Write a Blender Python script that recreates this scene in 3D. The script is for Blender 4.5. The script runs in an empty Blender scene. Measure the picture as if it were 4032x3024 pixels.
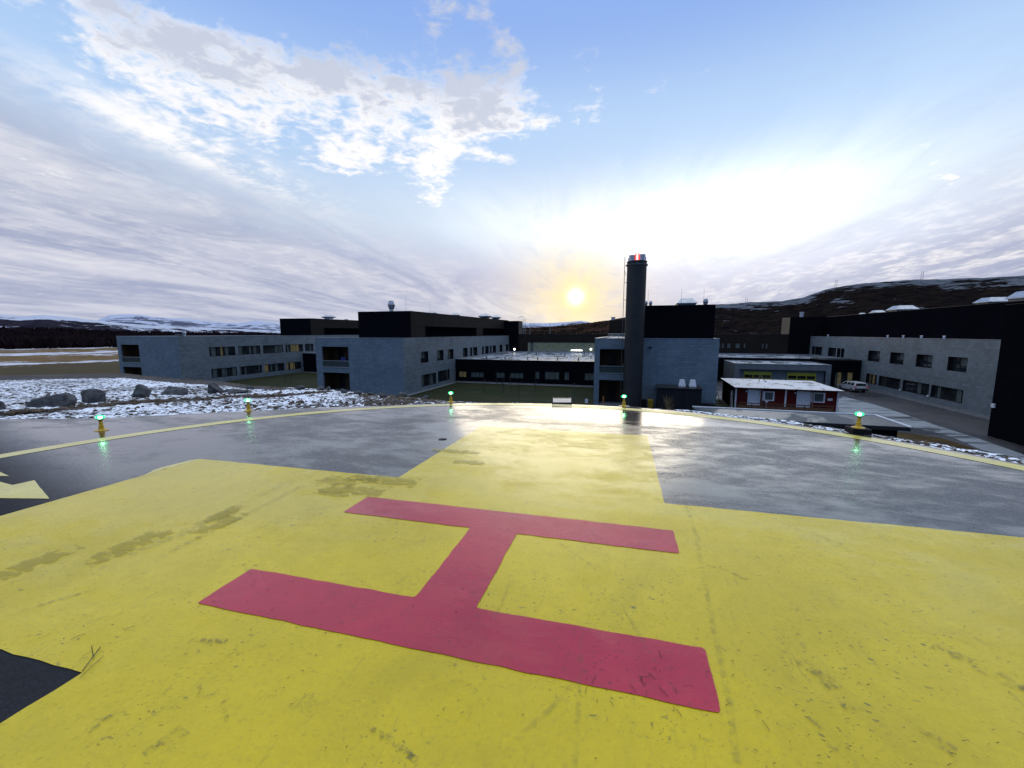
import bpy, bmesh, math, random
import numpy as np
from mathutils import Matrix, Vector, noise
R = math.radians
random.seed(7)
S = bpy.context.scene
COL = S.collection

# ------------------------------------------------------------------ camera
CAMZ = 1.65
cd = bpy.data.cameras.new('camera')
cam = bpy.data.objects.new('camera', cd)
COL.objects.link(cam)
cam.location = (0, 0, CAMZ)
cam.rotation_euler = (R(90 - 7.05), 0, 0)
cd.sensor_width = 36
cd.lens = 36 * 1630 / 4032
cd.clip_start = 0.05
cd.clip_end = 9000
S.camera = cam
S.render.resolution_x, S.render.resolution_y = 1024, 768
S.view_settings.view_transform = 'Standard'
S.view_settings.look = 'None'
S.view_settings.exposure = 0.0
S.view_settings.gamma = 1.0


# ------------------------------------------------------------------ tiny shader-expression language
class X:
    def __init__(s, nt, sock):
        s.nt, s.s = nt, sock

    def _m(s, op, *o, clamp=False):
        n = s.nt.nodes.new('ShaderNodeMath')
        n.operation = op
        n.use_clamp = clamp
        for i, v in enumerate((s,) + o):
            if isinstance(v, X):
                s.nt.links.new(v.s, n.inputs[i])
            else:
                n.inputs[i].default_value = v
        return X(s.nt, n.outputs[0])

    def __add__(s, o): return s._m('ADD', o)
    def __sub__(s, o): return s._m('SUBTRACT', o)
    def __mul__(s, o): return s._m('MULTIPLY', o)
    def __truediv__(s, o): return s._m('DIVIDE', o)
    def __neg__(s): return s * -1.0
    __radd__ = __add__
    __rmul__ = __mul__
    def __rsub__(s, o): return (s * -1.0) + o
    def pow(s, o): return s._m('POWER', o)
    def exp(s): return s._m('EXPONENT')
    def abs(s): return s._m('ABSOLUTE')
    def max(s, o): return s._m('MAXIMUM', o)
    def min(s, o): return s._m('MINIMUM', o)
    def clamp(s): return s._m('ADD', 0.0, clamp=True)

    def step(s, a, b):
        n = s.nt.nodes.new('ShaderNodeMapRange')
        n.interpolation_type = 'SMOOTHSTEP'
        n.inputs['From Min'].default_value = a
        n.inputs['From Max'].default_value = b
        s.nt.links.new(s.s, n.inputs['Value'])
        return X(s.nt, n.outputs[0])


def val(nt, v):
    n = nt.nodes.new('ShaderNodeValue')
    n.outputs[0].default_value = v
    return X(nt, n.outputs[0])


def combine(nt, x, y, z):
    n = nt.nodes.new('ShaderNodeCombineXYZ')
    for i, v in enumerate((x, y, z)):
        if isinstance(v, X):
            nt.links.new(v.s, n.inputs[i])
        else:
            n.inputs[i].default_value = v
    return n.outputs[0]


def noise_n(nt, vec, scale, detail=5, rough=0.55, dist=0.0):
    n = nt.nodes.new('ShaderNodeTexNoise')
    n.inputs['Scale'].default_value = scale
    n.inputs['Detail'].default_value = detail
    n.inputs['Roughness'].default_value = rough
    n.inputs['Distortion'].default_value = dist
    if vec is not None:
        nt.links.new(vec, n.inputs['Vector'])
    return X(nt, n.outputs['Fac'])


def mixc(nt, f, a, b, mode='MIX'):
    n = nt.nodes.new('ShaderNodeMix')
    n.data_type = 'RGBA'
    n.blend_type = mode
    n.clamp_factor = True
    ins = [n.inputs[0], n.inputs[6], n.inputs[7]]
    for i, v in zip(ins, (f, a, b)):
        if isinstance(v, X):
            nt.links.new(v.s, i)
        elif isinstance(v, bpy.types.NodeSocket):
            nt.links.new(v, i)
        elif isinstance(v, (int, float)):
            i.default_value = v
        else:
            i.default_value = (*v[:3], 1)
    return n.outputs[2]


# ------------------------------------------------------------------ world
SUN_AZ, SUN_EL = R(8.6), R(4.8)
sd = Vector((math.sin(SUN_AZ) * math.cos(SUN_EL), math.cos(SUN_AZ) * math.cos(SUN_EL), math.sin(SUN_EL)))
W = bpy.data.worlds.new('World')
S.world = W
W.use_nodes = True
nt = W.node_tree
nt.nodes.clear()
out = nt.nodes.new('ShaderNodeOutputWorld')
bg = nt.nodes.new('ShaderNodeBackground')
nt.links.new(bg.outputs[0], out.inputs[0])
sky = nt.nodes.new('ShaderNodeTexSky')
sky.sky_type = 'NISHITA'
sky.sun_disc = False
sky.sun_elevation = SUN_EL
sky.sun_rotation = SUN_AZ
sky.altitude = 50
sky.air_density = 1.0
sky.dust_density = 0.6
sky.ozone_density = 1.2
tc = nt.nodes.new('ShaderNodeTexCoord')
sep = nt.nodes.new('ShaderNodeSeparateXYZ')
nt.links.new(tc.outputs['Generated'], sep.inputs[0])
dx, dy, dz = (X(nt, sep.outputs[i]) for i in range(3))
az = dx._m('ARCTAN2', dy) * (180 / math.pi)
el = dz.max(-1.0).min(1.0)._m('ARCSINE') * (180 / math.pi)
cs = dx * sd.x + dy * sd.y + dz * sd.z
ang = cs.min(1.0).max(-1.0)._m('ARCCOSINE') * (180 / math.pi)
# clear-sky colour by height
ramp = nt.nodes.new('ShaderNodeValToRGB')
cr = ramp.color_ramp
cr.interpolation = 'EASE'
pts = [(0.0, (.36, .39, .58)), (.08, (.40, .44, .66)), (.20, (.56, .68, .85)), (.34, (.44, .63, .92)), (.50, (.27, .44, .86)), (1.0, (.16, .26, .55))]
while len(cr.elements) < len(pts):
    cr.elements.new(0.5)
for e, (p, c) in zip(cr.elements, pts):
    e.position = p
    e.color = (*c, 1)
nt.links.new((el / 70.0).clamp().s, ramp.inputs[0])
base = ramp.outputs[0]
# nishita adds the real scattering near the sun
nis = mixc(nt, 1.0, sky.outputs[0], (.004, .004, .004), 'MULTIPLY')
base = mixc(nt, 1.0, base, nis, 'ADD')
# cloud layer on a plane overhead, streets running towards the sun
rot = R(11)
hx = dx * math.cos(rot) - dy * math.sin(rot)
hy = dx * math.sin(rot) + dy * math.cos(rot)
den = dz.max(0.0) + 0.10
px_ = hx / den
py_ = hy / den
v_fine = combine(nt, px_, py_, 3.1)
v_str = combine(nt, px_, py_ * 0.30, 8.7)
n_puff = noise_n(nt, v_fine, 3.6, 6, 0.60, 0.2)
n_dap = noise_n(nt, v_fine, 15.0, 6, 0.58, 0.35)
n_big = noise_n(nt, v_fine, 1.1, 6, 0.6, 0.3)
n_str = noise_n(nt, v_str, 1.25, 8, 0.62, 0.9)
n_str2 = noise_n(nt, v_str, 4.2, 7, 0.68, 0.8)
n_soft = noise_n(nt, v_fine, 6.5, 6, 0.6, 0.2)


def blob(a0, e0, sa, se, rotd, w):
    c, s_ = math.cos(R(rotd)), math.sin(R(rotd))
    u = (az - a0)
    v = (el - e0)
    p = (u * c + v * s_) / sa
    q = (v * c - u * s_) / se
    return (-(p * p) - (q * q)).exp() * w


def total(l):
    t = l[0]
    for k in l[1:]:
        t = t + k
    return t


puffm = total([blob(-38, 28.0, 9, 2.6, 0, .85), blob(-27, 27.0, 10, 2.6, 0, .9), blob(-14, 27.5, 11, 3.2, 0, .95), blob(-3, 27.0, 7, 3.4, 0, .9), blob(4, 25.0, 4.0, 1.8, 0, .7),
               blob(-20, 20.5, 5.5, 2.0, 10, .95), blob(-9, 22.5, 7, 2.6, 20, .95), blob(-10, 18, 3.2, 2.4, 60, .95), blob(-1, 21.8, 4, 1.2, 0, .9), blob(-17, 24, 6, 2.0, 0, .45),
               blob(10.5, 27, 1.8, 3.6, 0, .62), blob(8, 31, 2.2, 1.6, 0, .6), blob(0, 32, 6, 1.8, -40, .6), blob(-8, 35, 5, 1.5, 0, .6), blob(-38, 22.5, 9, 3.2, -20, .72), blob(-30, 22, 9, 2.2, -10, .42), blob(-26, 23.5, 12, 2, 0, .3)])
dens = (n_puff - 0.5) * 2.4 + (n_dap - .5) * 2.9 + (n_big - 0.5) * 1.0 + puffm * 1.30 - 0.84
puff = dens.step(-0.25, 0.75)
core = (dens + (el - 26.0) * .17 + (n_puff - .5) * 1.8).step(0.20, 1.2)
# veil of stratus low on the left, streaks low on the right
lineL = az.max(-95.0) * -0.29 + 7.0
lineR = az.min(95.0) * 0.26 + 1.0
veil_e = lineL.max(lineR) + (n_str - 0.5) * 9.0 + (n_puff - .5) * 5.0
veil = (veil_e - el).step(-4.0, 7.0) * (1.0 - az.abs().step(100, 140))
edge_v = blob(-31, 17.5, 8, 1.5, -14, 1.0) + blob(-41, 20, 8, 1.8, -14, .7)
veilcol = mixc(nt, n_str.step(0.36, 0.64), (.385, .425, .58), (.68, .69, .78))
veilcol = mixc(nt, az.step(5, 30) * (1.0 - n_str2.step(.40, .55)) * .6, veilcol, (.36, .39, .56))
veilcol = mixc(nt, (n_str2 + (n_soft - .5) * .7).step(0.44, 0.72) * (az.step(-8, 25) * .50 + .40) * (el.step(1.0, 7.0) * .75 + .25), veilcol, (.96, .92, .92))
col = mixc(nt, veil * 0.86, base, veilcol)
col = mixc(nt, (edge_v * (n_puff * .8 + n_dap * .5 + n_big * .3).step(.62, .95) * 1.25).clamp() * 0.9, col, (1.05, 1.03, 1.03))
puffcol = mixc(nt, core * .9, (1.06, 1.03, 1.02), (.56, .60, .72))
col = mixc(nt, puff * 0.88, col, puffcol)
# brightness around the sun
near = (-(ang / 6.5).pow(2.0)).exp()
g_wide = (blob(31, 14.5, 20, 7.0, 6, .50) + blob(20, 12.5, 15, 5.5, 0, .42) + blob(2, 13.5, 16, 4.5, -10, .30) + blob(36, 8, 16, 3.0, 12, .22)) * (1.0 - near * .55)
g_core = blob(28, 13.5, 15, 5.0, 6, 1.0)
thin = 1.0 - n_str.step(.36, .72) * (.62 - (el / 22.0).clamp() * .35) - n_str2.step(.42, .70) * .22


def scale_col(colr, f):
    n = nt.nodes.new('ShaderNodeVectorMath')
    n.operation = 'SCALE'
    n.inputs[0].default_value = colr
    nt.links.new(f.s, n.inputs['Scale'])
    return n.outputs[0]


add1 = scale_col((.74, .71, .62), g_wide * thin + g_core * g_core * (thin * .45 + .05))
glow = ((-(ang / 3.6).pow(1.4)).exp() * .40 + (-(ang / 9.0).pow(1.5)).exp() * .22) * (1.0 - n_str2.step(.42, .66) * .55 * (ang / 4.0).clamp())
add2 = scale_col((1.0, .66, .10), glow)
hot = (-(ang / .95).pow(2.2)).exp() * 1.5
add3 = scale_col((1.0, .95, .80), hot)
far = (-(ang / 22.0).pow(1.6)).exp() * .10
add4 = scale_col((1.0, .85, .60), far)
for a in (add1, add2, add4):
    col = mixc(nt, 1.0, col, a, 'ADD')
halo = (-(ang / 5.2).pow(1.35)).exp() * .90 * (1.0 - n_str2.step(.44, .66) * .4 * (ang / 4.0).clamp())
col = mixc(nt, halo, col, (1.12, .93, .42))
col = mixc(nt, 1.0, col, add3, 'ADD')
# bright zenith added above the frame to lift the light on level ground
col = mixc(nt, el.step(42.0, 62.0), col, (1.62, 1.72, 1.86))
back = az.abs().step(95, 150) * (1.0 - el.step(40.0, 60.0))
col = mixc(nt, back * .9, col, (.16, .30, .62))  # unseen sky behind the camera set deep blue to cool the front walls
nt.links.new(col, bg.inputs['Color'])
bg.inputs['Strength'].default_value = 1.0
W.cycles.sampling_method = 'MANUAL'
W.cycles.sample_map_resolution = 1024

sl = bpy.data.lights.new('sun', 'SUN')
sun = bpy.data.objects.new('sun', sl)
COL.objects.link(sun)
sun.rotation_euler = (-sd).to_track_quat('-Z', 'Y').to_euler()
sl.energy = 0.5
sl.angle = R(34.0)
sl.color = (1.0, .84, .58)

# ------------------------------------------------------------------ materials
MATS = {}


def newmat(name):
    m = bpy.data.materials.new(name)
    m.use_nodes = True
    n = m.node_tree
    b = n.nodes['Principled BSDF']
    MATS[name] = m
    return m, n, b


def link(nt, v, sock):
    if isinstance(v, X):
        nt.links.new(v.s, sock)
    elif isinstance(v, bpy.types.NodeSocket):
        nt.links.new(v, sock)
    elif isinstance(v, (int, float)):
        sock.default_value = v
    else:
        sock.default_value = (*v[:3], 1)


def coords(nt, kind='Object'):
    return nt.nodes.new('ShaderNodeTexCoord').outputs[kind]


def stretch(nt, vec, sx, sy, sz):
    n = nt.nodes.new('ShaderNodeMapping')
    n.inputs['Scale'].default_value = (sx, sy, sz)
    nt.links.new(vec, n.inputs[0])
    return n.outputs[0]


def bump(nt, b, h, strength, dist=0.01):
    n = nt.nodes.new('ShaderNodeBump')
    link(nt, strength, n.inputs['Strength'])
    n.inputs['Distance'].default_value = dist
    nt.links.new(h.s, n.inputs['Height'])
    nt.links.new(n.outputs[0], b.inputs['Normal'])


def plain(name, c, rough=.6, metal=0.0, var=.25, scale=3.0, spec=.5):
    m, n, b = newmat(name)
    v = coords(n)
    f = noise_n(n, v, scale, 5)
    c2 = tuple(x * (1 - var) for x in c)
    link(n, mixc(n, f.step(.3, .7), c, c2), b.inputs['Base Color'])
    b.inputs['Roughness'].default_value = rough
    b.inputs['Metallic'].default_value = metal
    b.inputs['Specular IOR Level'].default_value = spec
    return m


def emit(name, c, s):
    m, n, b = newmat(name)
    b.inputs['Base Color'].default_value = (*[x * .5 for x in c], 1)
    b.inputs['Emission Color'].default_value = (*c, 1)
    b.inputs['Emission Strength'].default_value = s
    return m


def wetness(n):
    """1 = standing water, 0 = damp rough surface; shared by asphalt and paint (pad coordinates)"""
    v = coords(n)
    a = noise_n(n, stretch(n, v, .55, 1.1, .1), .42, 5, .6, .8)
    b_ = noise_n(n, stretch(n, v, .8, 1.6, 1), 2.2, 7, .72, .4)
    sepn = n.nodes.new('ShaderNodeSeparateXYZ')
    n.links.new(v, sepn.inputs[0])
    return v, ((a + (b_ - .5) * .62)).step(.36, .62), X(n, sepn.outputs[0]), X(n, sepn.outputs[1])


def mat_asphalt(name, base=(.017, .019, .023)):
    m, n, b = newmat(name)
    v, w, x, y = wetness(n)
    w = (w * .85 + y.step(4.9, 6.3) * (1.0 - x.step(1.8, 3.5)) * x.step(-1.5, -.5) * .6).clamp()
    grain = noise_n(n, v, 95, 3, .7)
    mid = noise_n(n, v, 22, 5, .7)
    c = mixc(n, grain.step(.35, .7), tuple(k * .6 for k in base), tuple(k * 1.6 for k in base))
    c = mixc(n, w * .5, c, tuple(k * .5 for k in base))
    link(n, c, b.inputs['Base Color'])
    # the corner under the near left arm stays drier
    dry = (y + x * .3).step(-.4, -1.8)
    w = w * (1.0 - dry)
    spk = (mid + (grain - .5) * .5).step(.40, .62)
    rgh = w * -.17 + spk * .10 + .23 + dry * .5
    link(n, rgh, b.inputs['Roughness'])
    link(n, .75 - dry * .6, b.inputs['Specular IOR Level'])
    link(n, w * .60, b.inputs['Coat Weight'])
    b.inputs['Coat Roughness'].default_value = .10
    b.inputs['Coat IOR'].default_value = 1.5
    bump(n, b, mid * .5 + grain * .5, (1.0 - w) * .30 + .035, .012)
    return m


def mat_paint(name, c1, c2, dark):
    m, n, b = newmat(name)
    v, w, x, y = wetness(n)
    big = noise_n(n, v, .8, 5, .6, .5)
    fine = noise_n(n, v, 34, 5, .65)
    spots = noise_n(n, stretch(n, v, 1, 1.6, 1), 17, 3, .5)
    grain = noise_n(n, v, 190, 3, .7)
    c = mixc(n, big.step(.35, .68), c1, c2)
    mott = noise_n(n, v, 7.5, 7, .72)
    c = mixc(n, mott.step(.30, .70) * .30, c, tuple(k * .74 for k in c2))
    c = mixc(n, grain.step(.35, .65) * .28, c, tuple(k * .70 for k in c1))
    c = mixc(n, noise_n(n, v, 55, 4, .8).step(.52, .70) * .30, c, tuple(k * 1.22 for k in c1))
    c = mixc(n, (fine.step(.52, .72)) * .24, c, dark)
    clus = noise_n(n, v, 1.3, 3, .6).step(.42, .66)
    c = mixc(n, spots.step(.64, .71) * (clus * .80 + .15), c, dark)
    film = noise_n(n, stretch(n, v, 1.2, .7, 1), 1.1, 7, .75, .8)
    c = mixc(n, film.step(.50, .72) * .32, c, tuple(k * .62 for k in c2))
    spots2 = noise_n(n, v, 60, 2, .5)
    c = mixc(n, spots2.step(.66, .72) * (clus * .7 + .12), c, tuple(k * .35 for k in dark))
    scr = noise_n(n, stretch(n, v, 2.2, .35, 1), 5, 6, .75, 1.4)
    c = mixc(n, scr.step(.61, .68) * .30, c, dark)
    link(n, c, b.inputs['Base Color'])
    near = (y + 1.0).step(1.6, -1.0)
    rgh = w * -.22 + (mott - .5) * .25 + .37 + near * .12 + (fine - .5) * .12
    link(n, rgh, b.inputs['Roughness'])
    b.inputs['Specular IOR Level'].default_value = .40
    link(n, w * .14 * (y + 1.0).step(.2, 3.0), b.inputs['Coat Weight'])
    b.inputs['Coat Roughness'].default_value = .08
    bump(n, b, fine * .8 + grain * .4, (1.0 - w * .6) * .30 + near * .08, .006)
    return m


mat_asphalt('asphalt_wet')
mat_paint('paint_yellow', (.61, .470, .006), (.52, .400, .008), (.11, .11, .03))
mat_paint('paint_red', (.46, .036, .058), (.37, .030, .050), (.16, .03, .04))
mat_paint('paint_line', (.66, .58, .14), (.55, .48, .12), (.16, .15, .07))

# scuffs: dark film of rubber, ragged, let the paint through
m, n, b = newmat('rubber_scuff')
v = coords(n)
uv = coords(n, 'UV')
sp = n.nodes.new('ShaderNodeSeparateXYZ')
n.links.new(uv, sp.inputs[0])
vv = X(n, sp.outputs[1])
edgef = 1.0 - ((vv - .5).abs() * 2.0).step(.45, 1.0)
fr = noise_n(n, v, 45, 5, .7)
fr2 = noise_n(n, v, 9, 3, .6)
link(n, (.07, .075, .04), b.inputs['Base Color'])
b.inputs['Roughness'].default_value = .45
link(n, edgef * fr.step(.42, .62) * fr2.step(.34, .56) * .5, b.inputs['Alpha'])
m, n, b = newmat('faint_scuff')
v = coords(n)
uv = coords(n, 'UV')
sp = n.nodes.new('ShaderNodeSeparateXYZ')
n.links.new(uv, sp.inputs[0])
vv = X(n, sp.outputs[1])
edgef = 1.0 - ((vv - .5).abs() * 2.0).step(.3, 1.0)
fr = noise_n(n, v, 30, 5, .7)
link(n, (.16, .17, .06), b.inputs['Base Color'])
b.inputs['Roughness'].default_value = .4
link(n, edgef * fr.step(.36, .66) * noise_n(n, v, 3.5, 4, .7).step(.30, .62) * .26, b.inputs['Alpha'])
m, n, b = newmat('water_film')
v = coords(n)
fr = noise_n(n, stretch(n, v, .8, 1.5, 1), 11, 4, .6)
uv = coords(n, 'UV')
sp = n.nodes.new('ShaderNodeSeparateXYZ')
n.links.new(uv, sp.inputs[0])
vv = X(n, sp.outputs[1])
uu = X(n, sp.outputs[0])
ef = (1.0 - ((vv - .5).abs() * 2.0).step(.2, 1.0)) * (1.0 - ((uu - .5).abs() * 2.0).step(.5, 1.0))
link(n, (.36, .29, .005), b.inputs['Base Color'])
b.inputs['Roughness'].default_value = .30
b.inputs['Specular IOR Level'].default_value = .3
link(n, (fr + ef * .3).step(.69, .74) * .45, b.inputs['Alpha'])


def mat_cladding(name, c1, c2, bw=.62, bh=.30, mort=.012, rough=.55):
    m, n, b = newmat(name)
    uv = coords(n, 'UV')
    br = n.nodes.new('ShaderNodeTexBrick')
    n.links.new(uv, br.inputs['Vector'])
    br.inputs['Scale'].default_value = 1.0
    br.inputs['Brick Width'].default_value = bw
    br.inputs['Row Height'].default_value = bh
    br.inputs['Mortar Size'].default_value = mort
    br.inputs['Color1'].default_value = (*c1, 1)
    br.inputs['Color2'].default_value = (*c2, 1)
    br.inputs['Mortar'].default_value = (*[k * .62 for k in c2], 1)
    st = noise_n(n, stretch(n, uv, 1.5, .18, 1), 1.1, 6, .65)
    st2 = noise_n(n, uv, .35, 4, .6)
    c = mixc(n, st.step(.35, .7) * .6, br.outputs['Color'], tuple(k * .64 for k in c1))
    c = mixc(n, st2.step(.4, .7) * .35, c, tuple(k * 1.2 for k in c1))
    link(n, c, b.inputs['Base Color'])
    b.inputs['Roughness'].default_value = rough
    b.inputs['Specular IOR Level'].default_value = .0 if 'black' in name else (.08 if 'board' in name else .25)
    bn = n.nodes.new('ShaderNodeBump')
    bn.inputs['Strength'].default_value = .5
    bn.inputs['Distance'].default_value = .02
    n.links.new(br.outputs['Fac'], bn.inputs['Height'])
    bn.invert = True
    n.links.new(bn.outputs[0], b.inputs['Normal'])
    return m


mat_cladding('slate_grey', (.142, .200, .252), (.100, .150, .196))
mat_cladding('slate_sidelit', (.165, .200, .225), (.105, .130, .150))  # same slate as the fronts, side light put into a more neutral tone
mat_cladding('board_dark', (.024, .020, .017), (.017, .015, .013), 4.2, .16, .016, .75)
mat_cladding('board_black', (.0065, .0070, .010), (.0045, .005, .008), 3.6, .14, .012, .75)
mat_cladding('panel_brown', (.034, .027, .022), (.028, .022, .018), 1.2, .6, .01, .6)
mat_cladding('panel_grey', (.15, .175, .20), (.13, .155, .18), 2.4, 1.2, .008, .5)
mat_cladding('wood_lining', (.075, .040, .018), (.05, .027, .013), .16, 3.0, .014, .6)
mat_cladding('red_board', (.105, .012, .012), (.085, .010, .010), .17, 3.0, .014, .6)
mat_cladding('dark_metal_sheet', (.018, .020, .026), (.014, .016, .021), .30, 6.0, .02, .45)


def mat_roof(name, c, snow, thr, sc=1.0):
    m, n, b = newmat(name)
    v = coords(n)
    f = noise_n(n, stretch(n, v, 1, .55, 1), .55 * sc, 6, .65, .6)
    g = noise_n(n, v, 4.0 * sc, 4, .6)
    k = (f + (g - .5) * .22).step(thr, thr + .09)
    link(n, mixc(n, k, c, snow), b.inputs['Base Color'])
    link(n, k * .35 + .22, b.inputs['Roughness'])
    return m


mat_roof('roof_frost', (.045, .05, .06), (.30, .33, .38), .44)
mat_roof('roof_frost_white', (.05, .05, .07), (.60, .60, .62), .37, 1.6)
mat_roof('roof_felt_grey', (.050, .060, .068), (.054, .064, .072), .5)
plain('flashing', (.34, .38, .43), .35, .6, .15)
plain('flashing_dark', (.03, .032, .036), .4, .3)
plain('galvanised', (.40, .44, .50), .38, .7, .25, 2)
plain('galv_dark', (.10, .115, .13), .45, .5)
plain('white_paint', (.62, .66, .72), .5, 0, .12)
plain('frame_dark', (.018, .02, .024), .4)
plain('frame_grey', (.20, .23, .27), .4)
plain('yellow_frame', (.40, .40, .03), .4)
plain('concrete', (.20, .21, .22), .7, 0, .3, 1.5)
plain('rock_grey', (.085, .092, .10), .75, 0, .65, 6)
plain('rock_brown', (.11, .085, .06), .8, 0, .55, 3)
plain('wood_grey', (.12, .09, .065), .7, 0, .35, 4)
plain('wood_brown', (.09, .045, .02), .7, 0, .35, 4)
plain('lamp_yellow', (.62, .38, .02), .35, 0, .2, 20)
plain('rubber_black', (.012, .012, .014), .6)
plain('chimney_steel', (.024, .028, .032), .55, .1, .3, .6, .3)
plain('car_silver', (.50, .53, .57), .3, .15, .05)
plain('car_black', (.012, .012, .014), .4)
plain('yellow_plastic', (.50, .33, .02), .45)
plain('bark', (.045, .035, .03), .85, 0, .4, 8)
plain('brass_post', (.36, .17, .05), .5)
plain('blue_cloth', (.01, .02, .16), .6)
plain('dry_grass', (.20, .15, .075), .8)
plain('twig_dark', (.012, .012, .010), .7)
plain('chip_stone', (.06, .048, .05), .6)
emit('lamp_white', (1, .96, .85), 9)
emit('lamp_red', (1, .06, .04), 2.5)
emit('tail_red', (.6, .01, .01), .2)
emit('green_bulb', (.45, 1.0, .62), 26)
m, n, b = newmat('green_glass')
b.inputs['Base Color'].default_value = (.02, .6, .22, 1)
b.inputs['Emission Color'].default_value = (.0, 1.0, .22, 1)
b.inputs['Emission Strength'].default_value = 1.1
b.inputs['Alpha'].default_value = .55
b.inputs['Roughness'].default_value = .1
m, n, b = newmat('pane_dark')
v = coords(n)
f = noise_n(n, v, .7, 2)
link(n, mixc(n, f.step(.4, .6), (.010, .013, .016), (.022, .028, .032)), b.inputs['Base Color'])
b.inputs['Roughness'].default_value = .06
m, n, b = newmat('pane_curtain')
v = coords(n)
f = noise_n(n, stretch(n, v, 5, 5, .3), 2.2, 3)
link(n, mixc(n, f.step(.35, .65), (.060, .075, .075), (.115, .135, .13)), b.inputs['Base Color'])
b.inputs['Roughness'].default_value = .2
m, n, b = newmat('pane_lit')
f = noise_n(n, stretch(n, coords(n), 3, 3, 1.2), 1.7, 4)
link(n, (.10, .085, .04), b.inputs['Base Color'])
link(n, mixc(n, f.step(.35, .65), (.60, .50, .24), (.22, .19, .10)), b.inputs['Emission Color'])
b.inputs['Emission Strength'].default_value = .09
b.inputs['Roughness'].default_value = .1
m, n, b = newmat('pane_hall')      # long glazed corridor with its lights on, greenish tint
f = noise_n(n, stretch(n, coords(n), .8, .8, 4), 1.3, 5, .7)
link(n, (.03, .04, .035), b.inputs['Base Color'])
link(n, mixc(n, f.step(.35, .7), (.055, .075, .06), (.020, .028, .026)), b.inputs['Emission Color'])
b.inputs['Emission Strength'].default_value = 1.0
b.inputs['Roughness'].default_value = .08
m, n, b = newmat('balustrade_glass')
b.inputs['Base Color'].default_value = (.05, .08, .085, 1)
b.inputs['Roughness'].default_value = .05
b.inputs['Alpha'].default_value = .55
m, n, b = newmat('panel_face')
f = noise_n(n, stretch(n, coords(n), 6, 2, 30), 3, 4)
link(n, mixc(n, f.step(.5, .62), (.85, .80, .74), (.45, .40, .36)), b.inputs['Base Color'])
b.inputs['Roughness'].default_value = .35
b.inputs['Emission Color'].default_value = (1, .92, .82, 1)
b.inputs['Emission Strength'].default_value = .38  # faint glow added to the white face, standing in for reflected sky


def mat_ground_near():
    m, n, b = newmat('snow_rubble')
    v = coords(n)
    at = n.nodes.new('ShaderNodeAttribute')
    at.attribute_name = 'snow'
    sn = X(n, at.outputs['Fac'])
    a = noise_n(n, v, 3.2, 6, .62, .5)
    c = noise_n(n, v, 11, 5, .62, .3)
    k = ((a - .5) * .9 + (c - .5) * 1.25 + sn).step(.46, .56)
    g = noise_n(n, v, 26, 4, .7)
    big = noise_n(n, v, .9, 3, .5)
    soil = mixc(n, g.step(.3, .7), (.010, .009, .010), (.050, .042, .038))
    soil = mixc(n, big.step(.45, .65) * .6, soil, (.060, .055, .052))
    snow = mixc(n, c.step(.3, .7), (.66, .72, .84), (.82, .87, .95))
    link(n, mixc(n, k, soil, snow), b.inputs['Base Color'])
    link(n, k * .2 + .6, b.inputs['Roughness'])
    bump(n, b, k * .6 + g * .5, .7, .03)
    return m


mat_ground_near()


def mat_far_ground():
    m, n, b = newmat('heath_ground')
    v = coords(n)
    s_ = n.nodes.new('ShaderNodeSeparateXYZ')
    n.links.new(v, s_.inputs[0])
    x, y = X(n, s_.outputs[0]), X(n, s_.outputs[1])
    r = (x * x + y * y).pow(.5)
    a = noise_n(n, stretch(n, v, 1, 1, 1), .05, 6, .62, .5)
    c = noise_n(n, v, .14, 7, .72, .4)
    g = noise_n(n, v, .6, 5, .7)
    col = mixc(n, c.step(.35, .65), (.115, .070, .020), (.165, .100, .036))
    col = mixc(n, g.step(.4, .7) * .5, col, (.04, .03, .014))
    # darker olive tussocks close to the buildings
    col = mixc(n, (r + (a - .5) * 70).step(200, 160) * .8, col, (.030, .027, .010))
    d_ = noise_n(n, v, .018, 4, .6, .6)
    rr = r + (a - .5) * 60 + (d_ - .5) * 170
    band = ((rr - 262).abs()).step(36, 10).max(((r + (d_ - .5) * 60 - 186).abs()).step(12, 3) * .85).max((rr).step(320, 350))
    k = ((c - .5) * 3.0 + band * .70 + (g - .5) * 1.2).step(.36, .58)
    k = k * (r.step(150, 175))
    col = mixc(n, k, col, (.50, .52, .60))
    link(n, col, b.inputs['Base Color'])
    b.inputs['Roughness'].default_value = .85
    return m


mat_far_ground()


def mat_hill(name, c1, c2, snow_thr, sc, snowc=(.46, .50, .60)):
    m, n, b = newmat(name)
    v = coords(n)
    at = n.nodes.new('ShaderNodeAttribute')
    at.attribute_name = 'ridge'
    rg = X(n, at.outputs['Fac'])
    vs = stretch(n, v, 1, 1, 5)
    a = noise_n(n, vs, sc, 8, .68, .5)
    c = noise_n(n, vs, sc * 6, 6, .7, .2)
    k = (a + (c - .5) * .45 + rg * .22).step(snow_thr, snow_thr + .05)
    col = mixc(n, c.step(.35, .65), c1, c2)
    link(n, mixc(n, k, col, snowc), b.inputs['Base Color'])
    b.inputs['Roughness'].default_value = .9
    bump(n, b, a + c * .5, .8, 4.0)
    return m


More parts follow.
